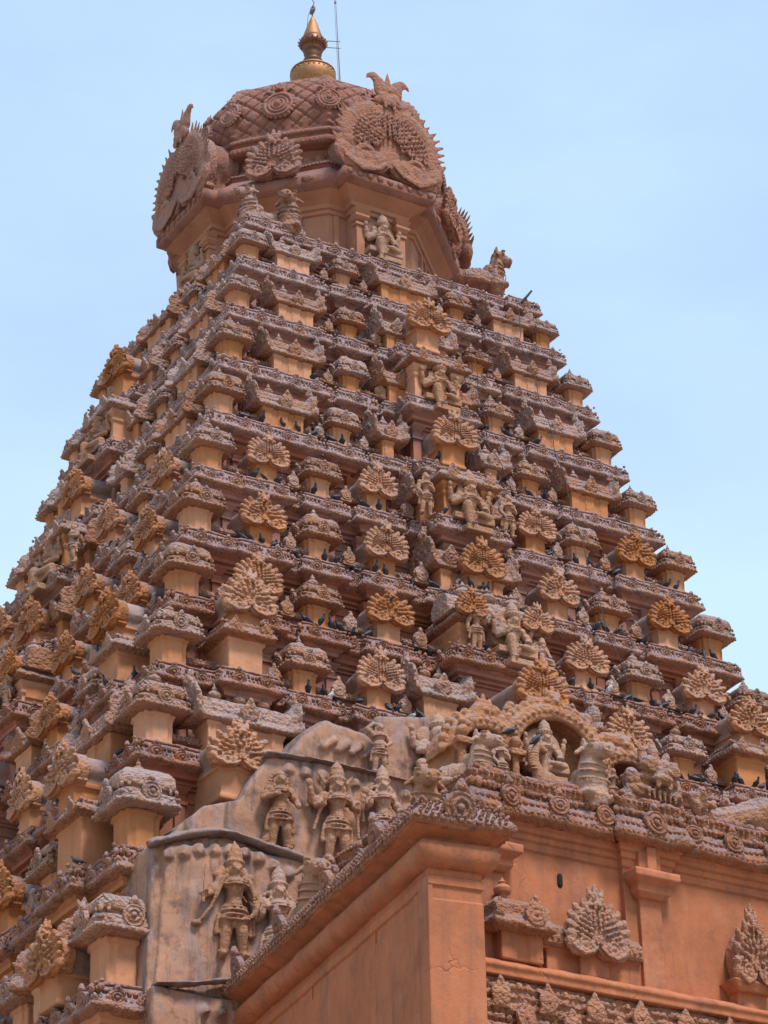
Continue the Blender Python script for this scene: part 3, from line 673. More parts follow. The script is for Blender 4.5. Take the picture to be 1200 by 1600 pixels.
for A, z in dp:
    s_acc += math.hypot(A-last[0], z-last[1]); last = (A, z); x, y, a = octr(A, m_)
    if z > 59.62:
        n_ = 44; u = a/(2*np.pi)*n_; v = (s_acc-1.1)/.55
        l1 = np.abs(((u+v) % 1)-.5); l2 = np.abs(((u-v) % 1)-.5); g_ = np.minimum(.5-l1, .5-l2); dd = -.10*np.exp(-(g_/.05)**2)
        t = (a+np.pi/8) % (np.pi/4)-np.pi/8
        rib = np.exp(-((np.pi/8-np.abs(t))*A/.14)**2); dd = dd*(1-rib)+.07*rib*(1+.4*np.sin(s_acc*22))
    else: dd = 0.02*np.sin(a*170)*(1 if 58.92 < z < 59.12 or 59.3 < z < 59.47 else 0)
    R.append(np.stack([x*(1+dd/A), y*(1+dd/A), np.full(m_, z)], 1))
b = MB(); b.rings(R); DOME = ob('dome', b.mesh('dome', True, ((1.2, .03),)), M['dome'], TOWER)
b = MB(); b.ell((0, 0, 0), (.62, .14, .55), seg=18)
for r, t in ((.52, .06), (.36, .05), (.22, .05)): b.torus((0, -.10-(.6-r)*.12, 0), r, t, seg=22, sg=6)
b.ell((0, -.14, 0), .15)
for i in range(22):
    a = i*2*math.pi/22; b.ell((.62*math.cos(a), -.03, .60*math.sin(a)), (.08, .09, .08), seg=7, rg=5)
for k in (-1, 1):
    b.chain([(k*.2, -.05, .62), (k*.45, -.05, .78), (k*.6, -.05, .62)], [.08, .06, .03]); b.cap((k*.18, -.05, .75), (k*.3, -.05, 1.1), .07, .02)
kirti(b, (0, -.02, .85), .6)
me = b.baked('dome_medallion', .025, ((8, .012),))
for j in range(16):
    a = j*math.pi/8; q_ = 4.30 if j % 2 == 0 else 4.56; o = ob('medallion', me, M['dome'], DOME, (q_*math.sin(a), -q_*math.cos(a), 60.55), a, .92 if j % 2 == 0 else .72); o.rotation_euler = (R_(-7), 0, a)
b = MB()
for j in range(4):
    a = j*math.pi/2
    f_ = ob('great_gable', G['bigface'], M['domegable'], TOWER, (5.12*math.sin(a), -5.12*math.cos(a), 57.32), a, (2.86, 1.3, 3.10))
    ob('vault', G['vault'], M['dome'], f_, (0, .12, 0), 0, (1.1, .95, .98))
    a += math.pi/4
    f_ = ob('corner_gable', G['face'][1], M['domegable'], TOWER, (4.86*math.sin(a), -4.86*math.cos(a), 57.25), a, (1.35, 1.2, 1.42))
    ob('vault', G['vault'], M['dome'], f_, (0, .12, 0), 0, (1, 1.0, 1))
b = MB(); b.lathe([(1.05, 63.3), (.98, 63.8), (.80, 63.95), (.60, 64.1), (.60, 64.25), (.72, 64.45), (.80, 64.68), (.83, 64.88), (.78, 65.06), (.74, 65.1), (.74, 65.16), (.6, 65.28), (.4, 65.36), (.28, 65.46), (.24, 65.6)], 40)
b.torus((0, 0, 65.07), .79, .035, 'z', 40, 6)
for j in range(28): b.ell((.80*math.cos(j*math.pi/14), .80*math.sin(j*math.pi/14), 64.95), .05, seg=6, rg=4)
FIN = ob('finial', b.mesh('finial', True, ((10, .008),)), M['gold'], TOWER)
b = MB(); b.lathe([(.24, 65.5), (.36, 65.62), (.26, 65.72), (.22, 65.82), (.33, 65.9), (.24, 65.99), (.30, 66.04), (.38, 66.1), (.30, 66.16), (.36, 66.22), (.48, 66.33), (.50, 66.42), (.42, 66.48), (.45, 66.55), (.36, 66.62), (.33, 66.66)], 32)
for j in range(18):
    a = j*2*math.pi/18; b.cap((.42*math.cos(a), .42*math.sin(a), 66.30), (.53*math.cos(a), .53*math.sin(a), 66.42), .06, .03, 6)
ob('lotus_collar', b.mesh('lotus_collar', True), M['copper'], FIN)
b = MB(); b.lathe([(.36, 66.6), (.36, 66.7), (.27, 67.0), (.16, 67.35), (.07, 67.58), (.02, 67.68)], 28); ob('spire', b.mesh('spire', True, ((9, .006),)), M['gold'], FIN)
b = MB(); b.cap((0, 0, 67.6), (0, 0, 67.8), .02); b.torus((0, 0, 67.95), .15, .035, 'x', 18, 6); b.ell((0, 0, 67.93), .09); b.chain([(0, 0, 68.1), (.05, -.03, 68.3), (0, 0, 68.42)], [.02]*3); b.chain([(.0, 0, 68.15), (-.14, .08, 67.7), (-.17, .1, 67.2), (-.2, .1, 66.6)], [.012]*4)
ob('lamp_hook', b.mesh('lamp_hook', True), M['iron'], FIN)
b = MB(); rx, ry = .86, -.5
for k, hgt in ((.90, 66.55), (.90, 66.25)): b.cap((rx*.42, ry*.42, hgt-.0), (rx*1.0, ry*1.0, hgt-.05), .016)
b.cap((rx*1.0, ry*1.0, 64.2), (rx*.84, ry*.84, 68.75), .024, .012); b.cap((rx*.94, ry*.94, 64.2), (rx*.80, ry*.80, 68.6), .010, .008); b.ell((rx*.845, ry*.845, 68.3), (.04, .04, .08))
tag(ob('lightning_rod', b.mesh('lightning_rod', True), M['iron']), 'thin grey lightning rod with two crossbars standing beside the gilded finial', 'lightning rod')
b = MB(); b.cap((4.28, -6.4, 53.0), (4.62, -6.5, 53.5), .05, .035); 
tag(ob('wooden_stick', b.mesh('wooden_stick', True), M['cable']), 'short stick poking up from the upper right ledge against the sky', 'stick')

# ------------------------------------------------------------------ figures (one welded body each), unit = height to the top of the head
def face(b, c, s, tilt=0):
    x, y, z = c
    b.ell(c, (.062*s, .07*s, .08*s), seg=14, rg=10)
    b.cap((x, y-.066*s, z+.012*s), (x, y-.082*s, z-.014*s), .010*s, .017*s, 7)
    for k in (-1, 1):
        b.ell((x+k*.027*s, y-.062*s, z+.012*s), (.017*s, .012*s, .009*s), seg=8, rg=5); b.ell((x+k*.027*s, y-.064*s, z+.030*s), (.022*s, .010*s, .005*s), seg=8, rg=5)
        b.ell((x+k*.068*s, y-.0*s, z-.01*s), (.014*s, .022*s, .04*s)); b.ell((x+k*.072*s, y-.01*s, z-.055*s), .018*s)
    b.ell((x, y-.068*s, z-.038*s), (.025*s, .012*s, .007*s), seg=8, rg=5); b.ell((x, y-.064*s, z-.05*s), (.020*s, .012*s, .007*s), seg=8, rg=5); b.ell((x, y-.045*s, z-.065*s), (.03*s, .03*s, .022*s))
def crown(b, c, s, h=.22, r=.075):
    x, y, z = c
    b.lathe([(r*s, z), (r*1.15*s, z+.02*s), (r*1.05*s, z+.04*s), (r*.95*s, z+h*.35*s), (r*1.0*s, z+h*.4*s), (r*.8*s, z+h*.62*s), (r*.84*s, z+h*.66*s), (r*.5*s, z+h*.85*s), (r*.3*s, z+h*.93*s), (r*.1*s, z+h*1.08*s)], 16, (x, y, 0))
    for i in range(9):
        a = math.pi+math.pi*i/8; b.ell((x+r*1.1*s*math.cos(a), y+r*1.1*s*math.sin(a), z+.045*s), .017*s, seg=6, rg=4)
def hand(b, p, d, s):      # palm with five fingers curling along d
    p = Vector(p); d = Vector(d).normalized(); side = d.cross(Vector((0, 1, 0)))
    if side.length < .1: side = Vector((1, 0, 0))
    side.normalize(); b.cap(p, p+d*.03*s, .022*s, .024*s, 8)
    for i, ln in enumerate((.035, .042, .038, .028)):
        q = p+d*.035*s+side*(i-1.5)*.013*s; m = q+d*ln*.6*s; b.chain([q, m, m+(d+Vector((0, -.7, 0))).normalized()*ln*.5*s], [.0085*s, .008*s, .006*s], 6)
    b.chain([p+side*.022*s, p+side*.042*s+d*.02*s, p+side*.045*s+d*.04*s], [.010*s, .009*s, .007*s], 6)
def arm(b, sh, el, ha, s=1., d=None, fat=1.):
    fat = fat*1.38; b.chain([sh, el, ha], [.042*s*fat, .034*s*fat, .025*s*fat], 9); b.ell(sh, (.05*s*fat,)*3)
    e = Vector(el); 
    for p, q, r in ((sh, el, .046), (el, ha, .031)):
        m = Vector(p).lerp(Vector(q), .62); dr_ = (Vector(q)-Vector(p)).normalized(); b.cap(m-dr_*.008*s, m+dr_*.008*s, r*s*fat, r*s*fat, 9)
    hand(b, ha, d if d is not None else Vector(ha)-Vector(el), s)
def torso(b, hip, neck, w=1., belly=1., bust=0.):
    w = w*1.28; h = Vector(hip); n = Vector(neck); L_ = n-h
    b.ell(h+L_*.02, (.105*w, .075, .075)); b.cap(h+L_*.10, h+L_*.38, .085*w*belly, .075*w, 12, .8); b.cap(h+L_*.38, h+L_*.72, .08*w, .105*w, 12, .75)
    for k in (-1, 1):
        b.ell(h+L_*.74+Vector((k*.055*w, -.055, 0)), (.055*w, .035+bust*.03, .045+bust*.01)); b.ell(h+L_*.88+Vector((k*.10*w, 0, 0)), (.06, .05, .05))
    b.cap(n-L_*.12, n+Vector((0, 0, .03)), .045, .04); b.ell(h+L_*.22+Vector((0, -.075*belly, 0)), .014)
    for r, z_, t in ((.075, .93, .012), (.105, .84, .013), (.13, .72, .012)):
        c = h+L_*z_+Vector((0, -.035, 0)); b.torus((c.x, c.y, c.z), r, t, 'z', 20, 6)
    b.chain([h+L_*.88+Vector((-.10*w, -.05, 0)), h+L_*.6+Vector((0, -.09, 0)), h+L_*.25+Vector((.09*w, -.06, 0))], [.010]*3, 6)
def legs_stand(b, hip, spread=.09, bend=0., s=1., robe=True):
    h = Vector(hip)
    for k in (-1, 1):
        p0 = h+Vector((k*.055, 0, -.02)); p1 = Vector((h.x+k*spread*.75, -.03-bend*(k > 0), h.z*.53)); p2 = Vector((h.x+k*spread, .0, .045))
        b.chain([p0, p1, p2], [.090, .064, .044], 10); b.cap(p2+Vector((0, .01, -.02)), p2+Vector((k*.02, -.10, -.025)), .038, .03, 8)
        for i in range(4): b.ell(p2+Vector((k*.02+(i-1.5)*.012, -.112, -.03)), .009)
        b.torus(tuple(p2+Vector((0, 0, .02))), .05, .010, 'z', 12, 5); b.torus((p1.x, p1.y, p1.z+.12), .082, .012, 'z', 14, 5)
    if robe:
        b.ell((h.x, 0, h.z-.04), (.155, .10, .10))
        for z_, r in ((.0, .135), (-.04, .15), (-.09, .15), (-.14, .14)): b.torus((h.x, 0, h.z+z_), r, .014, 'z', 20, 6, sq=1)
        b.cap(h+Vector((0, -.08, .0)), h+Vector((0, -.07, -.2)), .028, .018); 
        for k in (-1, 1):
            b.chain([h+Vector((k*.11, -.03, .0)), h+Vector((k*.17, -.03, -.08)), h+Vector((k*.18, -.01, -.26))], [.02, .018, .03], 7); b.chain([h+Vector((k*.03, -.1, -.02)), h+Vector((k*.09, -.1, -.10)), h+Vector((k*.13, -.05, -.02))], [.010]*3, 6)
def garland(b, pts, r=.020):
    pts = [Vector(p) for p in pts]
    for p, q in zip(pts[:-1], pts[1:]):
        n = max(2, int((q-p).length/(r*1.35)))
        for i in range(n): b.ell(p.lerp(q, i/n), r, seg=7, rg=5)
def standing(kind):
    b = MB(); hip = (0, 0, .52); torso(b, hip, (0.01, 0, .845), w=1.05 if kind != 'lady' else .88, bust=1. if kind == 'lady' else 0.); hd = (.01, -.02, .93)
    legs_stand(b, hip, .105 if kind != 'lady' else .075, .02)
    face(b, hd, 1.28); 
    if kind == 'guard':
        crown(b, (.01, 0, .98), 1.05, .26, .082); arm(b, (-.14, 0, .80), (-.27, -.03, .66), (-.34, -.11, .60), d=(0, -.6, .5)); b.cap((-.36, -.12, .52), (-.36, -.12, .60), .018, .018); b.cap((-.36, -.12, .62), (-.34, -.12, .93), .020, .012, 8, .5); b.cap((-.40, -.12, .61), (-.32, -.12, .61), .014)
        arm(b, (.15, 0, .80), (.25, -.02, .62), (.20, -.09, .47), d=(-.6, -.2, -.6)); garland(b, [(-.13, -.09, .82), (-.19, -.08, .66), (-.26, -.06, .50), (-.34, -.04, .38), (-.40, -.03, .34)], .024); garland(b, [(.13, -.09, .82), (.19, -.09, .66), (.20, -.09, .52)], .022)
        b.ell((-.40, -.03, .33), (.06, .04, .035)); 
        for k in (-1, 1): b.ell((k*.17, .0, .88), (.055, .04, .05)); b.ell((k*.12, .03, .92), (.05, .05, .08))
    elif kind == 'plain':
        crown(b, (.01, 0, .975), .9, .13, .08)
        for i in range(9):
            a = R_(0+180*i/8); b.cap((.01+.08*math.cos(a), .03, .95+.08*math.sin(a)), (.01+.14*math.cos(a), .03, .95+.15*math.sin(a)), .02, .012, 6)
        for k in (-1, 1): arm(b, (k*.14, 0, .80), (k*.22, -.02, .68), (k*.10+(k > 0)*.12, -.12-(k < 0)*.02, .70-(k > 0)*.12), d=(-k, -.4, .1))
        b.chain([(-.13, .04, .3), (-.17, .04, .12)], [.05, .06]); b.chain([(.13, .04, .3), (.17, .04, .12)], [.05, .06])
    elif kind == 'elder':
        crown(b, (.01, 0, .98), 1.1, .26, .085); b.cap((.01, -.08, .87), (.01, -.10, .78), .032, .012)
        for k in (-1, 1):
            arm(b, (k*.15, 0, .80), (k*.25, -.02, .68), (k*.20, -.13, .66), d=(0, -.4, .6)); arm(b, (k*.15, .03, .80), (k*.31, .02, .74), (k*.33, -.04, .86), d=(0, 0, 1)); b.ell((k*.15, .04, .98), (.03, .02, .07), rot=(0, k*.4, 0))
            b.ell((k*.35, -.05, .94), (.05, .03, .05)); b.cap((k*.13, .03, 1.0), (k*.22, .03, 1.12), .035, .01)
        garland(b, [(-.14, -.08, .80), (-.24, -.05, .56), (-.30, -.03, .34)], .026); garland(b, [(.14, -.08, .80), (.24, -.05, .56), (.26, -.03, .30)], .026)
    elif kind == 'queen':
        crown(b, (.01, 0, .98), 1.0, .25, .085)
        for k in (-1, 1):
            arm(b, (k*.14, 0, .80), (k*.22, -.02, .64), (k*.19, -.12, .66 if k < 0 else .56), d=(0, -.3, .7*-k))
            garland(b, [(k*.10, .0, .93), (k*.18, .02, .88), (k*.20, .02, .76), (k*.26, 0, .6), (k*.25, 0, .42)], .026)
    elif kind == 'lady':
        crown(b, (.01, 0, .975), .8, .10, .08); arm(b, (-.12, 0, .80), (-.20, .0, .62), (-.22, -.03, .46), d=(0, 0, -1)); arm(b, (.12, 0, .80), (.20, -.02, .66), (.22, -.12, .74), d=(0, -.2, 1)); b.ell((-.12, .04, .93), (.05, .05, .07))
    elif kind == 'attendant':
        crown(b, (.01, 0, .975), .85, .15, .08); arm(b, (-.14, 0, .80), (-.20, -.01, .63), (-.16, -.10, .50), d=(.3, -.3, -.8)); arm(b, (.14, 0, .80), (.19, -.03, .65), (.06, -.13, .70), d=(-1, -.3, .2))
    elif kind == 'dwarf':
        arm(b, (-.13, 0, .80), (-.24, 0, .90), (-.14, -.03, 1.0), d=(1, -.2, .3)); arm(b, (.13, 0, .80), (.22, -.04, .66), (.14, -.12, .58), d=(-.6, -.3, -.4)); b.ell((0, -.05, .58), (.14, .11, .12)); b.ell((.0, .02, 1.0), (.13, .1, .05)); b.cap((.0, .0, 1.0), (-.12, 0, 1.04), .06, .03)
    return b
def seated(kind='king'):
    b = MB(); hip = (0, .02, .12); fat = 1.15 if kind != 'small' else 1.
    torso(b, hip, (.01, 0, .445), w=1.15, belly=1.1); hd = (.01, -.03, .535); face(b, hd, 1.32); crown(b, (.01, 0, .60), 1.25, .22, .085)
    b.chain([(-.06, -.02, .10), (-.15, -.20, .17), (-.13, -.22, -.13)], [.10, .078, .052], 10); b.cap((-.13, -.22, -.15), (-.13, -.32, -.17), .034, .024, 8)
    b.chain([(.06, -.02, .10), (.27, -.10, .08), (.07, -.22, .06)], [.10, .078, .05], 10); b.cap((.06, -.22, .06), (-.03, -.24, .05), .032, .022, 8)
    for k in (-1, 1):
        arm(b, (k*.16, 0, .40), (k*.27, -.03, .26), (k*.17, -.14, .30 if k < 0 else .20), d=(0, -.5, .6 if k < 0 else -.2), fat=fat)
        if kind == 'king': arm(b, (k*.16, .03, .41), (k*.31, .02, .33), (k*.33, -.03, .47), d=(0, 0, 1)); b.ell((k*.34, -.04, .55), (.04, .03, .05))
        b.ell((k*.13, .03, .52), (.07, .04, .09)); b.torus((k*.13, -.0, .50), .05, .014, 'y', 14, 6)
    b.box(-.34, .34, -.16, .2, -.05, .05); b.box(-.22, .22, -.30, .1, -.28, -.18)
    b.prism([(.34*math.cos(a), .40+.36*math.sin(a)) for a in np.linspace(R_(-40), R_(220), 20)], .08, .2)
    return b
def ganesha():
    b = MB(); b.ell((0, .0, .25), (.24, .2, .23), seg=16, rg=12); b.cap((0, .0, .35), (0, 0, .48), .17, .14); b.ell((0, -.03, .62), (.14, .13, .15), seg=14, rg=10)
    b.chain([(0, -.14, .62), (.01, -.22, .52), (.04, -.25, .40), (.10, -.26, .30), (.20, -.25, .24), (.25, -.25, .28)], [.075, .062, .05, .042, .034, .028], 12)
    for i in range(9): q = Vector((.0, -.19, .56)).lerp(Vector((.10, -.28, .30)), i/8); b.torus(tuple(q), .045-.001*i, .008, 'z', 12, 5)
    for k in (-1, 1):
        b.ell((k*.21, .04, .62), (.12, .03, .14), rot=(0, 0, k*.3)); b.cap((k*.07, -.14, .53), (k*.10, -.24, .47), .02, .01); b.ell((k*.065, -.13, .66), .018)
        arm(b, (k*.2, 0, .44), (k*.33, -.05, .32), (k*.26, -.18, .28), d=(0, -.4, .4), fat=1.25); arm(b, (k*.2, .03, .46), (k*.38, .02, .42), (k*.42, -.02, .58), d=(0, 0, 1), fat=1.2); b.ell((k*.43, -.03, .68), (.05, .04, .06))
        b.chain([(k*.1, -.02, .10), (k*.34, -.14, .08), (k*.08, -.26, .04)], [.1, .08, .045], 10)
    crown(b, (0, 0, .73), 1.3, .18, .09); b.box(-.4, .4, -.25, .2, -.08, .03)
    for r in (.1, .15): b.torus((0, -.06, .46), r, .014, 'z', 18, 6)
    return b
def nandi(worn=False):
    b = MB()
    b.ell((0, .62, .26), (.27, .58, .27), seg=16, rg=12); b.ell((0, .22, .52), (.16, .2, .16)); b.cap((0, .02, .10), (0, 0, .70), .28, .20, 16)
    b.ell((0, -.06, .86), (.20, .20, .17), seg=14, rg=10); b.cap((0, -.14, .85), (0, -.33, .80), .165, .13, 14); b.ell((0, -.42, .79), (.15, .07, .11))
    for k in (-1, 1):
        b.ell((k*.07, -.48, .81), .028); b.ell((k*.165, -.18, .91), (.045, .06, .04)); b.ell((k*.17, -.19, .97), (.06, .07, .02)); b.cap((k*.19, -.0, .88), (k*.30, .02, .80), .055, .035); b.cap((k*.11, .02, .98), (k*.14, .0, 1.06), .06, .035)
        b.chain([(k*.2, .0, .12), (k*.24, -.22, .08), (k*.16, -.02, .0)], [.10, .075, .06]); b.chain([(k*.22, .9, .15), (k*.34, .6, .08), (k*.34, .35, .04)], [.15, .09, .05])
    b.cap((-.12, -.46, .74), (.12, -.46, .74), .016)
    for i, z_ in enumerate((.64, .52, .38)):
        r = .225+.022*i
        for j in range(20):
            a = -math.pi+math.pi*1.0*j/19; sag = .05*math.sin(-a); b.ell((r*math.cos(a)*1.02, .0+r*1.04*math.sin(a), z_-sag), (.020, .020, .028), seg=6, rg=5)
    for j in range(14): b.torus((0, .1+.075*j, .26), .275*math.sqrt(max(.05, 1-((.1+.075*j-.62)/.6)**2)), .012, 'y', 18, 5) if j % 3 == 0 else None
    return b
SM = {}
for k_, v_ in (('guard', .0105), ('plain', .0105), ('elder', .0105), ('queen', .0105), ('lady', .012), ('attendant', .012), ('dwarf', .012)): SM[k_] = standing(k_).baked('statue_'+k_, v_, ((14, .004), (45, .002)), 0)
SM['king'] = seated('king').baked('statue_king', .0105, ((14, .004), (45, .002)), 0); SM['small'] = seated('small').baked('statue_small', .013, ((14, .004),), 0)
SM['ganesha'] = ganesha().baked('statue_elephant', .0105, ((12, .004), (40, .002)), 0)
SM['bull'] = nandi().baked('bull', .0125, ((9, .008), (30, .004)), 0)
def statue(kind, loc, h, rz, label, cat='statue', group=None, name=None, mat=None):
    return tag(ob(name or ('bull_statue' if kind == 'bull' else 'statue'), SM[kind], mat or M['statue'], None, loc, rz, h), label, cat, group)
NF = 'central niches of the tower'
def fr_(f, u, v, z): return fpos(f, u, v, z)
for f, side in ((0, 'right'), (1, 'left')):
    for rw, nth in ((3, 'upper'), (5, 'lower')):
        w, z = WD[rw], ZL[rw]
        statue('king', fr_(f, 0, w+.62, z+.02), 2.05 if rw == 5 else 1.9, FR[f], f'crowned seated statue in the {nth} pillared niche, {side} face of the tower')
    w, z = WD[5], ZL[5]
    for u, l_ in ((-1.45, 'left' if f == 0 else 'right'), (1.45, 'right' if f == 0 else 'left')):
        statue('attendant', fr_(f, u, w+.5, z-.05), 1.35, FR[f], f'small standing attendant {l_} of the lower pillared niche, {side} face')
    w, z = WD[7], ZL[7]
    statue('lady', fr_(f, -.95, w+.75, z-.02), 1.35, FR[f], f'slender standing woman statue under the barrel-roofed bay on the {side} face')
    statue('king', fr_(f, .30, w+.72, z+.12), 1.95, FR[f], f'large seated figure under the barrel-roofed bay, {side} face of the tower')
    statue('small', fr_(f, 1.25, w+.8, z+.02), 1.0, FR[f], f'small seated figure beside the big one in the barrel-roofed bay, {side} face')
for q in range(2):
    a = -q*math.pi/2; x, y = ((0, -4.62), (-4.62, 0))[q]
    statue('king', (x, y, 54.5), 1.9, a, f'seated figure between pillars of the drum under the {"right" if q == 0 else "left"} great gable')
bl_ = [((-5.05, -4.75, 54.0), 1.35, R_(-80), 'stone bull on the top ledge at the near corner, facing left'), ((-3.7, -4.95, 54.0), 1.45, R_(-40), 'frontmost stone bull on the top ledge, right of the corner bull'),
       ((4.7, -4.3, 54.7), (1.55, 1.15, 1.6), R_(72), 'grey stone bull on the top ledge facing right against the sky')]
for l_, h_, rz_, lb_ in bl_: statue('bull', l_, h_, rz_, lb_, 'bull statue', 'bulls sitting on the top ledge', mat=M['roof'])

# ------------------------------------------------------------------ plastered bay with relief figures
SK = MB()
def slab(poly, y0, y1): SK.prism(poly, y0, y1)
slab([(-12.42, 24.2), (-5.0, 24.2), (-5.0, 28.6), (-9.0, 28.45), (-10.3, 28.62), (-11.6, 28.35), (-12.3, 28.05)], -13.75, -12.0)
slab([(-12.25, 24.2), (-5, 24.2), (-5, 28.3), (-10, 28.3), (-12.0, 28.0)], -13.95, -12.0)
slab([(-11.9, 28.2), (-11.4, 28.9), (-10.7, 29.6), (-9.7, 29.95), (-9.25, 30.7), (-8.8, 31.3), (-6, 31.45), (-2.5, 31.6), (-2.5, 27.5), (-11.5, 27.5)], -13.3, -11.5)
slab([(-10.6, 29.0), (-9.5, 29.8), (-8.9, 31.0), (-8.3, 31.3), (-7.4, 32.5), (-6.9, 32.85), (-5.7, 32.75), (-5.4, 32.5), (-2.5, 32.5), (-2.5, 30), (-10, 28.5)], -12.75, -11.0)
slab([(-5.35, 31.0), (-5.3, 33.3), (-2.3, 33.95), (-1.2, 33.6), (-1.0, 31.0)], -12.85, -11.0)
slab([(-12.4, 22.5), (-5, 22.5), (-5, 24.5), (-12.4, 24.3)], -14.15, -12)
SL = MB()
def strip(pts, r, yy):
    for p, q in zip(pts[:-1], pts[1:]):
        for t in np.arange(0, 1, .07/max(.1, math.hypot(q[0]-p[0], q[1]-p[1]))): SL.ell((p[0]+(q[0]-p[0])*t, yy, p[1]+(q[1]-p[1])*t), (.12, r*2.2, r*.55), seg=8, rg=6)
strip([(-12.35, 28.02), (-11.6, 28.35), (-10.9, 28.58), (-10.2, 28.66), (-9.3, 28.50), (-7.9, 28.30), (-5, 28.25)], .13, -13.85)
strip([(-12.35, 28.12), (-11.6, 28.45), (-10.9, 28.68), (-10.2, 28.76), (-9.3, 28.60), (-7.9, 28.40), (-5, 28.35)], .10, -13.7)
strip([(-8.9, 31.32), (-7.5, 31.42), (-6, 31.40), (-3, 31.35)], .11, -13.3)
strip([(-12.35, 24.35), (-11.4, 24.5), (-10.4, 24.75), (-9.5, 24.8), (-6, 24.9)], .12, -14.15)
for x, z, yy, n_ in ((-12.0, 27.85, -13.98, 16), (-8.3, 31.12, -13.32, 10), (-11.0, 24.0, -14.25, 9)):
    for j in range(n_):
        t = j/(n_-1.); xx = x+j*(.42 if n_ != 10 else .5); zz = z+(.42*math.sin(min(1, t*1.7)*math.pi)-.0 if n_ == 16 else 0.)
        SK.ell((xx, yy, zz-.05), (.13, .10, .11), seg=8, rg=6); SK.ell((xx-.07, yy-.05, zz-.16), (.08, .07, .08), seg=7, rg=5); SK.ell((xx+.08, yy-.05, zz-.14), (.05, .05, .06), seg=6, rg=4)
for j in range(12): SK.ell((-7.0+.14*j, -12.85, 32.1+.12*(j % 3)), (.08, .08, .09), seg=8, rg=6)
skin_me = SK.baked('plaster_bay', .055, ((.55, .10), (2.2, .035), (9, .010)), 3)
M['ledge'] = stone('black_stained_ledge', (.26, .17, .14), (.24, .19, .185), bias=.0, dark=.75, bump=.4, ra=.1)
skin = ob('plaster_bay', skin_me, M['skin'], TOWER, label='stained curved plaster bay with projecting ledges and rows of small masks')
ob('drip_ledge', SL.baked('drip_ledge', .045, ((.8, .05), (4, .03), (12, .012)), 2), M['ledge'], skin)
GS = 'relief statues on the stained plaster bay'
statue('guard', (-10.25, -14.05, 25.35), 2.42, R_(-8), 'tall crowned guardian holding an upright sword at the bottom left of the stained plaster', group=GS)
statue('queen', (-9.08, -14.15, 24.95), 2.42, R_(-10), 'crowned figure with raised hand right of the sword guardian, cut off by the porch roof', group=GS)
statue('plain', (-8.70, -13.55, 28.62), 2.02, R_(-8), 'standing figure with joined hands, leftmost of the upper row of guardian statues', group=GS)
statue('elder', (-7.08, -13.62, 28.55), 2.22, R_(-8), 'bearded four-armed figure under a tall cone crown in the upper row', group=GS)
statue('queen', (-5.72, -13.62, 28.95), 2.10, R_(-8), 'crowned figure with hanging curls directly right of the bearded four-armed figure', group=GS)
statue('dwarf', (-5.50, -13.15, 31.50), 1.40, R_(-5), 'stout dwarf with one arm over its head, left of the elephant-headed statue', group=GS)
statue('ganesha', (-3.65, -13.15, 31.85), 1.85, R_(-8), 'elephant-headed seated statue with curling trunk left of the plaster arches', group=GS)

# ------------------------------------------------------------------ antechamber with parapet, niches and arches
ANT = bpy.data.objects.new('antechamber', None); S.collection.objects.link(ANT); ANT.location = (0, 0, 0)
tag(ANT, 'terracotta plastered antechamber wall with carved parapet and triple arches projecting at lower right', 'temple wall')
X0, X1, YF = -7.95, 9.0, -21.6
ring = [(X0, YF), (-4.05, YF), (-4.05, YF-.16), (-2.75, YF-.16), (-2.75, YF), (X1, YF), (X1, -12.5), (X0, -12.5)]
b, *_ = sweep(ring, dense([(.06, 0), (.06, 22.55), (0, 22.6), (0, 26.15), (.06, 26.2), (.06, 26.36), (.12, 26.4), (.12, 26.52), (.2, 26.56), (.2, 26.66), (.28, 26.72)], .4), 0, .4)
b.box(X0+.3, X1-.3, YF+.3, -12.6, 20, 27.3)
ob('wall', b.mesh('wall', False, ((1.0, .014), (5, .006)), fixn=True), M['lower'], ANT)
b, P, e, Ln, nr = sweep(ring, dense([(.25, 26.70), (.46, 26.78), (.50, 26.84), (.50, 26.95), (.46, 27.02), (.40, 27.16), (.36, 27.3), (.30, 27.34), (.30, 27.6), (.34, 27.66), (.34, 27.78), (.2, 27.86), (.0, 27.9), (-1.6, 27.95)], .08), 0, .09)
bl = []; md = []
for i in range(len(P)):
    n2 = nr[i]
    if n2[1] > .5 or n2[0] > .5: continue
    x = np.array([e[i][0], e[i][1], 0]); y = np.array([-n2[0], -n2[1], 0]); up = np.array([0, 0, 1.])
    def at(s, o, z): return (P[i][0]+e[i][0]*s+n2[0]*o, P[i][1]+e[i][1]*s+n2[1]*o, z)
    s_ = -.3
    while s_ < Ln[i]+.3:
        bl += [mat4(at(s_, .48, 26.92), x, y, up, .055), mat4(at(s_+.05, .40, 27.14), x, y, up*.8, .08), mat4(at(s_, .31, 27.46), x, y, up*RNG.uniform(.7, 1.6), RNG.uniform(.07, .11)), mat4(at(s_+.07, .33, 27.74), x, y, up, RNG.uniform(.05, .09)), mat4(at(s_+.03, .12, 27.9), x*1.5, y, up, RNG.uniform(.04, .12))]
        s_ += .15
    for j in range(max(1, int(Ln[i]/1.15))):
        md.append(mat4(at(Ln[i]*(j+.5)/max(1, int(Ln[i]/1.15)), .42, 27.25), x, y+up*.1, up*RNG.uniform(.8, 1.1), RNG.uniform(.46, .66)))
b.inst(BLOB, bl); b.inst(MED, md)
ob('parapet_cornice', b.mesh('parapet_cornice', True, ((2.0, .04), (7, .014), (18, .006))), M['carved'], ANT)
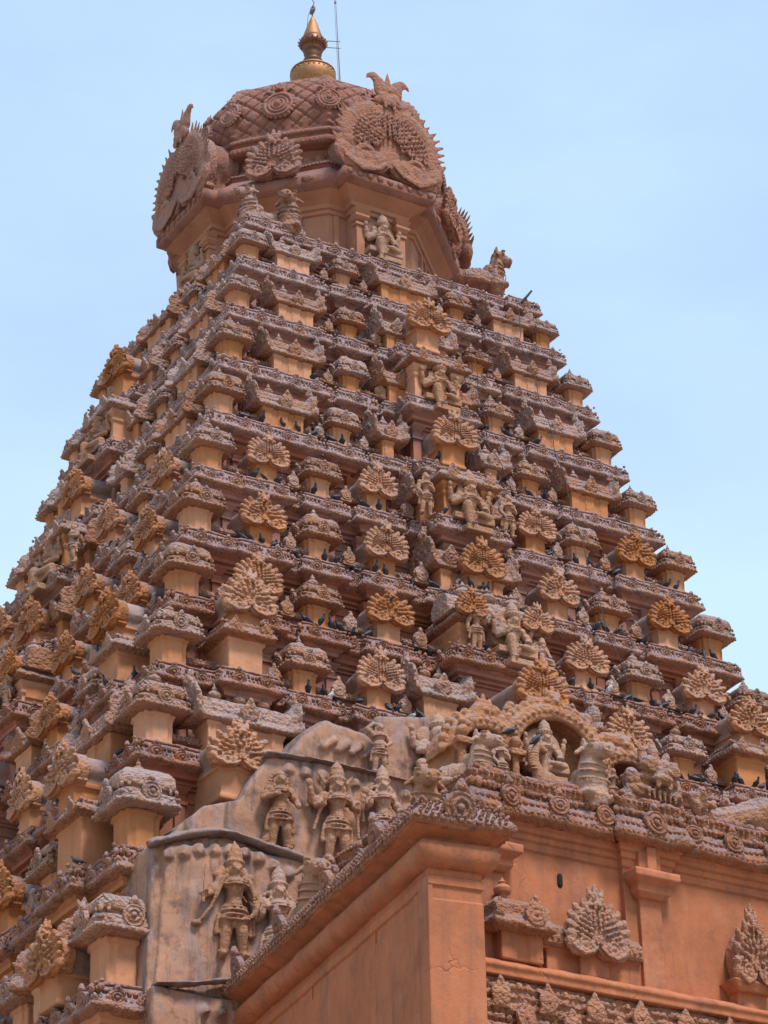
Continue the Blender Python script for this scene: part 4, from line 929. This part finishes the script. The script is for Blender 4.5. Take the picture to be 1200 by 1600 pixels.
def antpil(x, w=.30, full=True):
    p = MB(); yf = YF-.16 if -4 < x < -2.8 else YF
    p.box(x-w, x+w, yf-.12, yf+.1, 22.4, 26.4); p.box(x-w*1.05, x+w*1.05, yf-.2, yf, 26.1, 26.6)
    p.fr(x-w*1.2, x+w*1.2, yf-.22, yf, 25.42, x-w*1.6, x+w*1.6, yf-.34, yf, 25.56); p.box(x-w*1.6, x+w*1.6, yf-.34, yf, 25.56, 25.66)
    p.fr(x-w*1.5, x+w*1.5, yf-.34, yf, 25.70, x-w*2.1, x+w*2.1, yf-.52, yf, 25.86); p.box(x-w*2.1, x+w*2.1, yf-.52, yf, 25.86, 26.04); p.box(x-.14, x+.14, yf-.3, yf, 26.04, 26.7)
    o = ob('pilaster', p.baked('wall_pilaster', .03, ((2, .012), (9, .006))), M['lower'], ANT)
antpil(-3.42); antpil(-7.72, .32); antpil(1.2); antpil(5.0)
b = MB(); b.box(X0-.45, X1, YF-.50, YF+.2, 22.85, 23.2); b.box(X0-.5, X1, YF-.56, YF+.2, 23.04, 23.12); b.box(X0-.38, X1, YF-.36, YF+.2, 23.2, 23.28)
ob('ledge', b.baked('wall_ledge', .045, ((1.5, .02), (7, .008))), M['lower'], ANT)
b = MB(); b.box(X0-.35, X1, YF-.35, YF+.2, 21.0, 22.85); b.box(X0-.55, X1, YF-.55, YF+.2, 21.55, 21.75); b.box(X0-.45, X1, YF-.45, YF+.2, 22.2, 22.28)
bl = []; md = []
for j in range(int((X1-X0)/.17)):
    x = X0-.3+j*.17
    for z, yy in ((22.66, -.38), (22.45, -.37), (22.1, -.38), (21.9, -.42), (21.62, -.56)):
        bl.append(mat4((x+RNG.uniform(-.03, .03), YF+yy, z+RNG.uniform(-.03, .03)), (1, 0, 0), (0, 1, 0), (0, 0, 1), RNG.uniform(.06, .11)))
for j in range(14): md += [mat4((X0+.15+j*1.25, YF-.46, 22.42), (1, 0, 0), (0, 1, 0), (0, 0, 1), .5), mat4((X0+.75+j*1.25, YF-.50, 21.95), (1, 0, 0), (0, 1, 0), (0, 0, 1), .5)]
b.inst(BLOB, bl); b.inst(MED, md)
ob('carved_frieze', b.baked('carved_frieze', .032, ((3, .02), (12, .012))), M['lowcarve'], ANT)
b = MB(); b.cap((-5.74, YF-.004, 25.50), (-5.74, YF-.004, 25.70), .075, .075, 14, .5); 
ob('vent_slot', b.mesh('vent_slot', True), M['slot_shade'], ANT)  # solid capsule on the wall face, the slot's inner shade is its colour
# relief shrine on the wall: corner block, linking roof and gable
b = MB(); b.box(-7.6, -6.62, YF-.42, YF, 23.28, 23.98); b.box(-7.7, -7.3, YF-.46, YF, 23.28, 23.98); b.box(-6.95, -6.6, YF-.46, YF, 23.28, 23.98)
b.box(-6.3, -3.85, YF-.16, YF, 23.28, 23.9); b.box(-5.5, -4.7, YF-.30, YF, 23.28, 24.0); b.box(-6.55, -3.8, YF-.22, YF, 23.82, 23.92)
p = ob('relief_shrine', b.baked('relief_shrine', .03, ((2, .01), (9, .006))), M['lower'], ANT)
b = MB()
b.rings([[(-8.05, YF-.72, z_[0]), (-6.35, YF-.72, z_[0]), (-6.35, YF, z_[0]), (-8.05, YF, z_[0])] if False else [(-7.2-h_, YF-d_, zz), (-7.2+h_, YF-d_, zz), (-7.2+h_, YF, zz), (-7.2-h_, YF, zz)] for zz, h_, d_, z_ in ((23.92, .6, .5, (0,)), (23.98, .84, .74, (0,)), (24.10, .86, .76, (0,)), (24.2, .80, .70, (0,)), (24.28, .74, .62, (0,)), (24.52, .76, .62, (0,)), (24.68, .62, .5, (0,)), (24.76, .35, .3, (0,)))])
b.box(-6.5, -3.75, YF-.34, YF, 23.92, 24.18); b.fr(-6.5, -3.75, YF-.36, YF, 24.18, -6.5, -3.75, YF-.1, YF, 24.46); b.fr(-6.5, -3.75, YF-.28, YF, 23.86, -6.5, -3.75, YF-.34, YF, 23.93)
b.inst(MED, [mat4((-6.98, YF-.74, 24.30), (1, 0, 0), (0, 1, 0), (0, 0, 1), .58), mat4((-7.9, YF-.72, 24.35), (.6, 0, 0), (0, 1, 0), (0, 0, .7), .4)])
b.inst(BLOB, [mat4((x, YF-.76 if x < -6.4 else YF-.35, 24.04), (1, 0, 0), (0, 1, 0), (0, 0, 1), .05) for x in np.arange(-8.0, -3.8, .16)])
for j in range(9):
    for d_ in (-1, 1): b.cap((-6.3+j*.3, YF-.33, 24.2), (-6.3+j*.3+d_*.16, YF-.14, 24.42), .02)
ob('linking_roof', b.baked('linking_roof', .028, ((4, .014), (12, .010))), M['lowcarve'], p)
ob('pot_finial', G['finbig'], M['lower'], p, (-7.55, YF-.35, 24.72), 0, .85)
g1 = ob('horseshoe_gable', G['face'][1], M['lowcarve'], ANT, (-5.12, YF-.42, 23.72), 0, (1.18, 1.0, 1.3)); 
g2 = ob('horseshoe_gable', G['face'][2], M['lowcarve'], ANT, (-.72, YF-.45, 23.75), 0, (.82, 1.2, 1.5))
b = MB(); b.box(-1.15, -.3, YF-.38, YF, 22.9, 23.8); b.fr(-1.2, -.25, YF-.5, YF, 23.55, -1.4, -.1, YF-.62, YF, 23.8); ob('pier', b.baked('relief_pier', .03), M['lower'], ANT)
# triple arches above the parapet
b = MB()
b.box(-7.95, -2.2, -19.95, -19.5, 27.5, 29.3); b.box(-6.3, -3.8, -19.95, -19.5, 29, 30.3)
def archplate(cx, cz, r, base, yf, th):
    b.prism([(cx+r*math.cos(a), cz+r*math.sin(a)) for a in np.linspace(0, math.pi, 20)]+[(cx-r, base), (cx+r, base)], -19.98, -19.5)
    for a0, a1 in zip(np.linspace(0, math.pi, 19)[:-1], np.linspace(0, math.pi, 19)[1:]):
        q = lambda rr_, a: (cx+rr_*math.cos(a), cz+rr_*math.sin(a))
        b.prism([q(r, a0-.02), q(r+.36, a0-.02), q(r+.36, a1+.02), q(r, a1+.02)], yf, -19.6)
for cx, cz, r in ((-6.98, 28.85, .72), (-4.98, 29.0, 1.22), (-2.95, 28.85, .66)):
    archplate(cx, cz, r, 27.6, -20.55, .6)
    for rr_, t_ in ((r+.04, .10), (r+.26, .09)): b.torus((cx, -20.62, cz), rr_, t_, 'y', 34, 8, 0, math.pi)
    n_ = int(r*20)
    for j in range(n_+1):
        a = math.pi*j/n_
        b.ell((cx+(r+.15)*math.cos(a), -20.70, cz+(r+.15)*math.sin(a)), (.075, .09, .075), rot=(0, -a, 0), seg=7, rg=5)
        b.ell((cx+(r+.44)*math.cos(a), -20.5, cz+(r+.44)*math.sin(a)), (.13, .14, .13), seg=7, rg=5)
    kirti(b, (cx, -20.55, cz+r+.50), .72)
for x in (-7.75, -6.27, -3.77):
    b.chain([(x, -20.75, 27.8), (x, -20.75, 28.3), (x, -20.75, 28.9)], [.17, .12, .10]); b.box(x-.16, x+.16, -20.6, -19.6, 27.6, 29.0); b.box(x-.22, x+.22, -20.95, -20.5, 28.9, 29.06); b.ell((x, -20.85, 28.15), (.2, .18, .16)); b.ell((x, -20.8, 29.25), .15); b.ell((x, -20.8, 29.5), .09)
for j in range(22):
    x = RNG.uniform(-6.6, -1.8); b.ell((x, -19.9, 30.95-.5*abs(x+5.0)+RNG.uniform(-.12, .12)), RNG.uniform(.10, .2), seg=7, rg=5)
for k in (-1, 1): b.chain([(-5+k*1.6, -20.4, 30.1), (-5+k*2.1, -20.5, 30.0), (-5+k*2.35, -20.6, 29.6)], [.2, .24, .16])
ob('arch_frame', b.baked('arch_frame', .034, ((3, .02), (11, .010))), M['archp'], ANT)
# peacock coil, small figures
b = MB(); b.chain([(-5.75, -21.05, 28.0), (-5.85, -21.1, 28.4), (-6.0, -21.1, 28.8), (-5.85, -21.1, 29.15), (-5.65, -21.1, 29.05)], [.26, .16, .11, .10, .08]); b.ell((-5.6, -21.0, 28.3), (.34, .25, .28)); b.chain([(-5.7, -21.3, 28.15), (-5.5, -21.3, 27.95), (-5.35, -21.3, 28.2)], [.12, .11, .08]); b.box(-6.1, -5.0, -21.3, -20.8, 27.7, 27.98)
for j in range(8): b.torus((-5.98, -21.1, 28.5+.07*j), .13, .02, 'z', 12, 5)
tag(ob('bird_statue', b.baked('bird_statue', .022, ((9, .01),)), M['statue']), 'carved long-necked bird curled under the largest plaster arch', 'bird statue')
GA = 'bulls guarding the antechamber roof'
statue('bull', (-7.62, -21.35, 27.72), 1.22, R_(28), 'stone bull in front of the leftmost small arch', 'bull statue', GA)
statue('bull', (-4.80, -21.75, 27.62), 1.5, R_(12), 'biggest stone bull, grey-headed, in front of the largest plaster arch', 'bull statue', GA)
statue('attendant', (-6.95, -21.15, 27.85), 1.15, R_(0), 'small standing figure just right of the bull in the leftmost arch')
statue('king', (-6.98, -20.7, 28.45), 1.15, R_(-5), 'small crowned figure seated inside the leftmost plaster arch')
statue('king', (-5.35, -20.65, 28.75), 1.55, R_(-5), 'crowned figure seated inside the largest plaster arch')
statue('lady', (-3.75, -21.1, 27.95), 1.0, R_(0), 'small standing figure on the right post of the largest arch')
b = MB(); kirti(b, (0, -.1, .95), 1.55)
b.cap((-.6, 0, .55), (.6, 0, .55), .26, .26); b.cap((-.5, -.05, .1), (.55, -.05, .1), .2, .2)
for i in range(6): b.cap((-.4+i*.16, -.3, .50), (-.4+i*.16, -.34, .24), .07, .015, 8)
for k in (-1, 1):
    b.ell((k*.35, -.28, 1.12), (.26, .22, .24)); b.torus((k*.35, -.42, 1.12), .17, .035, 'y', 16, 6); b.ell((k*.66, 0, .75), (.2, .25, .35)); b.ell((k*.75, .1, .3), (.25, .25, .3))
for i in range(26): b.ell((RNG.uniform(-.9, .9), RNG.uniform(.0, .4), RNG.uniform(0, 1.3)), RNG.uniform(.08, .16), seg=7, rg=5)
MASK = b.baked('monster_mask', .026, ((5, .025), (14, .012)))
tag(ob('monster_statue', MASK, M['roof'], None, (-2.75, -21.35, 27.85), R_(6), 1.02), 'fanged monster head with bulging eyes crouching on the parapet right of the arches', 'monster statue')
b = MB()
for i in range(46):
    t = RNG.rand(); b.ell((t*3.2, RNG.uniform(-.1, .6), RNG.uniform(0, .35+.55*t)), (RNG.uniform(.12, .3), RNG.uniform(.12, .3), RNG.uniform(.1, .24)), seg=8, rg=6)
b.chain([(0, 0, .1), (1.1, .1, .35), (2.1, .1, .65), (3.2, .1, .8)], [.25, .4, .5, .6]); b.chain([(.1, -.3, .45), (.0, -.4, .75)], [.14, .16]); b.chain([(-.1, -.3, .2), (-.2, -.35, .55)], [.13, .15]); b.ell((.35, -.35, .5), .14)
tag(ob('beast_statue', b.baked('beast_statue', .04, ((2.5, .06), (8, .03))), M['roof'], None, (-1.7, -21.5, 27.75), 0, 1), 'weathered reclining beast mass on the parapet at the far right edge', 'beast statue')

# ------------------------------------------------------------------ porch in front
PO = bpy.data.objects.new('porch', None); S.collection.objects.link(PO)
tag(PO, 'terracotta plastered porch wall with overhanging scaled eave in the foreground', 'porch')
PO.location = (-12.10, -25.60, 0); PO.rotation_euler = (0, 0, R_(-8.17))     # local x along the front, y receding to the tower
Lp = 12.2
rp = [(.55, .45), (1.72, .45), (1.72, Lp), (.55, Lp)]
b, *_ = sweep(rp, dense([(.03, 0), (.03, 22.9), (0, 22.95), (0, 23.2), (.05, 23.24), (.05, 23.42), (.0, 23.46), (.02, 23.6)], .4), 0, .3)
b.box(.50, .60, .42, .9, 0, 23.24)
for s_ in (.95, 3.4, 7.2): b.box(.515, .56, s_, s_+(.05 if s_ > 1 else .28), 0, 23.2)
ob('wall', b.baked('porch_wall', .06, ((1.2, .02), (5, .008))) if False else b.mesh('porch_wall', False, ((1.2, .018), (6, .006)), fixn=True), M['lower'], PO)
b, *_ = sweep(rp, dense([(-.1, 23.58), (.12, 23.60), (.26, 23.68), (.33, 23.82), (.34, 23.95), (.28, 24.08), (.16, 24.16), (.1, 24.2), (.5, 24.34)], .06), 0, .12)
ob('roll_moulding', b.mesh('roll_moulding', True, ((1.5, .03), (5, .014))), M['lower'], PO)
b, *_ = sweep(rp, dense([(.1, 24.2), (.2, 24.26), (.52, 24.36), (.54, 24.40)], .08), 0, .12)
ob('soffit', b.mesh('soffit', True, ((2, .02),)), M['lower'], PO)
b, P, e, Ln, nr = sweep(rp, dense([(.50, 24.36), (.56, 24.38), (.60, 24.42), (.60, 24.52), (.55, 24.60), (.42, 24.74), (.30, 24.88), (.22, 24.96), (.1, 25.02), (-.55, 25.06)], .07), 0, .10)
bl = []; lf = []; md = []
for i in range(4):
    n2 = nr[i]
    if n2[1] > .5: continue
    x = np.array([e[i][0], e[i][1], 0]); y = np.array([-n2[0], -n2[1], 0]); up = np.array([0, 0, 1.])
    def at(s, o, z): return (P[i][0]+e[i][0]*s+n2[0]*o, P[i][1]+e[i][1]*s+n2[1]*o, z)
    for r_ in range(5):
        o_, z_ = ((.60, 24.52), (.53, 24.63), (.44, 24.74), (.35, 24.85), (.26, 24.95))[r_]
        s_ = -.45+.06*(r_ % 2)
        while s_ < Ln[i]+.45:
            yy = y+up*.9; zz = up-y*.9; lf.append(mat4(at(s_+RNG.uniform(-.02, .02), o_, z_), x*1.1+up*.3, yy/1.6, -zz/1.2, .10)); s_ += .15
    for s_ in np.arange(-.5, Ln[i]+.5, .2): bl.append(mat4(at(s_, .62, 24.47), x*1.3, y*.6, up, .06))
    for j in range(max(1, int(Ln[i]/2.6))):
        md.append(mat4(at((j+.5)*Ln[i]/max(1, int(Ln[i]/2.6)) if i != 0 else Ln[i]*.42, .50, 24.78), x, (y+up*.25), (up-y*.25), .62 if i else .72))
b.inst(BLOB, bl); b.inst(LEAF, lf); b.inst(MED, md)
ob('eave', b.mesh('porch_eave', True, ((2.5, .025),)), M['carved'], PO)
def plocal(x, y, z):
    m = Matrix.Translation(PO.location) @ Matrix.Rotation(R_(-8.17), 4, 'Z'); return tuple(m @ Vector((x, y, z)))
statue('bull', plocal(1.0, 1.6, 24.85), 1.40, R_(-14), 'garlanded stone bull on the porch roof nearest its front corner', 'bull statue', 'bulls on the porch roof')
statue('bull', plocal(.75, 7.6, 24.85), 1.55, R_(-14), 'garlanded stone bull farther back on the porch roof, beside the plaster bay', 'bull statue', 'bulls on the porch roof')

# ------------------------------------------------------------------ cables
def cable(pts, label, r=.013):
    b = MB(); P = []
    for p, q in zip(pts[:-1], pts[1:]):
        for t in np.linspace(0, 1, 7)[:-1]:
            v = Vector(p).lerp(Vector(q), t); v.y -= .12*math.sin(t*math.pi); v.x += RNG.uniform(-.03, .03); P.append(v)
    P.append(Vector(pts[-1])); b.chain(P, [r]*len(P), 6); return tag(ob('cable', b.mesh('cable', True), M['cable']), label, 'cable', 'cables hanging down the right face')
cable([(1.6, -6.6, 52.4), (1.8, -6.9, 51.2), (2.2, -8.1, 49.8), (.9, -8.6, 48.6), (.5, -9.3, 47.0), (.8, -9.3, 45.2), (1.2, -9.9, 43.4)], 'thin dark cable hanging near the middle of the right face by the central niches')
cable([(3.7, -6.9, 52.6), (3.1, -7.9, 50.3), (3.0, -9.0, 47.6), (2.9, -9.9, 45.0), (2.8, -10.7, 42.6), (2.7, -11.6, 40.0), (2.6, -12.4, 37.9), (2.8, -13.3, 35.2), (3.3, -14.5, 32.5)], 'long grey cable running down the right half of the right face')

# ------------------------------------------------------------------ pigeons
def pigeon(up=.5, head=1):
    b = MB(); d = Vector((0, -math.cos(up), math.sin(up)))
    b.chain([-d*.10, d*.02, d*.11], [.045, .075, .055], 10); b.chain([d*.12, d*.15+Vector((0, -.01, .05)), d*.15+Vector((0, -.02, .09))], [.045, .03, .033], 9)
    h = d*.15+Vector((0, -.02, .09)); b.cap(h+Vector((0, -.02, 0)), h+Vector((0, -.065, -.012)), .012, .004, 6)
    t = -d*.12; b.fr(-.035, .035, t.y-.0, t.y+.04, t.z-.01, -.04, .04, t.y, t.y+.04, t.z+.02); b.cap(t, t-d*.12+Vector((0, 0, -.0)), .032, .024, 8, .5)
    for k in (-1, 1): b.cap(Vector((k*.055, 0, .0))+d*.06, Vector((k*.03, 0, .0))-d*.15, .04, .012, 8, .6); b.cap((k*.025, 0, -.05), (k*.03, -.01, -.115), .008, .006, 5); b.cap((k*.03, -.01, -.115), (k*.03, -.045, -.118), .007, .004, 5)
    return b.baked('pigeon', .0085, (), 1)
PG = [pigeon(.35), pigeon(.75), pigeon(.55)]
def bird(p, rz, i, white=False, lab=None, grp='dark pigeons perched on the right face of the tower'):
    o = ob('pigeon', PG[i % 3], M['pigeonw'] if white else M['pigeon'], None, (p[0], p[1], p[2]+.13), rz, 1.1)
    tag(o, lab or 'dark pigeon perched on a carved ledge of the right face of the tower', 'pigeon', grp)
rr = random.Random(5)
def offedge(f, i, u):
    pr = [p for (c, h, p) in bays(i) if abs(u-c) < h]; return WD[i]+(max(pr) if pr else -.26)
ORD = 'first second third fourth fifth sixth seventh eighth ninth tenth eleventh twelfth thirteenth fourteenth fifteenth sixteenth seventeenth eighteenth nineteenth twentieth twenty-first twenty-second twenty-third twenty-fourth twenty-fifth twenty-sixth twenty-seventh twenty-eighth twenty-ninth thirtieth'.split()
for i, n_ in ((2, 2), (3, 5), (4, 14), (5, 20), (6, 30), (7, 30), (8, 26)):
    us = []; w = WD[i]; last = 0
    while len(us) < n_:
        u = rr.uniform(-w*.85, w*.92)
        if us and rr.random() < .6: u = us[-1]+rr.choice((.38, -.38, .5, .75))
        if i == 8 and (not us or rr.random() < .6): u = rr.uniform(-6.5, -2.3) if len(us) < 14 else rr.uniform(4.3, 10.3)
        if abs(u) < w*.95 and all(abs(u-q) > .24 for q in us): us.append(u)
    for n, u in enumerate(sorted(us)):
        v = offedge(0, i, u)-.09-.08*rr.random()
        bird(fpos(0, u, v, ZL[i]+.03), rr.uniform(-2.6, 2.6), rr.randrange(3), lab=f'dark pigeon on the {ORD[i]} carved ledge down the right face, {ORD[n]} bird from the left')
for i, n_ in ((5, 2), (6, 3), (7, 4), (8, 4), (9, 4), (10, 3)):
    w = WD[i]
    for n, u in enumerate(sorted([rr.uniform(-w*.9, w*.1) for j in range(n_)])):
        v = offedge(1, i, u)-.12
        bird(fpos(1, u, v, ZL[i]+.03), rr.uniform(-2.6, 2.6), rr.randrange(3), lab=f'dark pigeon on the {ORD[i]} ledge down the left face, {ORD[n]} bird from the near corner', grp='dark pigeons perched on the left face of the tower')
WB = [((2.0, 7), 'white pigeon on the ledge right of the barrel-roofed bay'), ((4.1, 7), 'white pigeon right of the cable, between two golden gables'), ((4.3, 6), 'white pigeon highest of the white ones, near the right cable'), ((-3.0, 8), 'white pigeon just above the elephant-headed statue'), ((-5.6, 8), 'pale pigeon on the ledge above the plaster bay, leftmost of the pale ones')]
for n_, ((u, i), lb_) in enumerate(WB): bird(fpos(0, u, offedge(0, i, u)-.08, ZL[i]+.03), rr.uniform(-2, 2), n_, True, lb_, 'white pigeons')
bird((-6.55, -20.95, 29.3), 1.2, 0, lab='dark pigeon perched inside the leftmost plaster arch'); bird((-5.95, -21.15, 29.12), 1.4, 1, lab='dark pigeon perched on the long-necked bird under the largest arch')
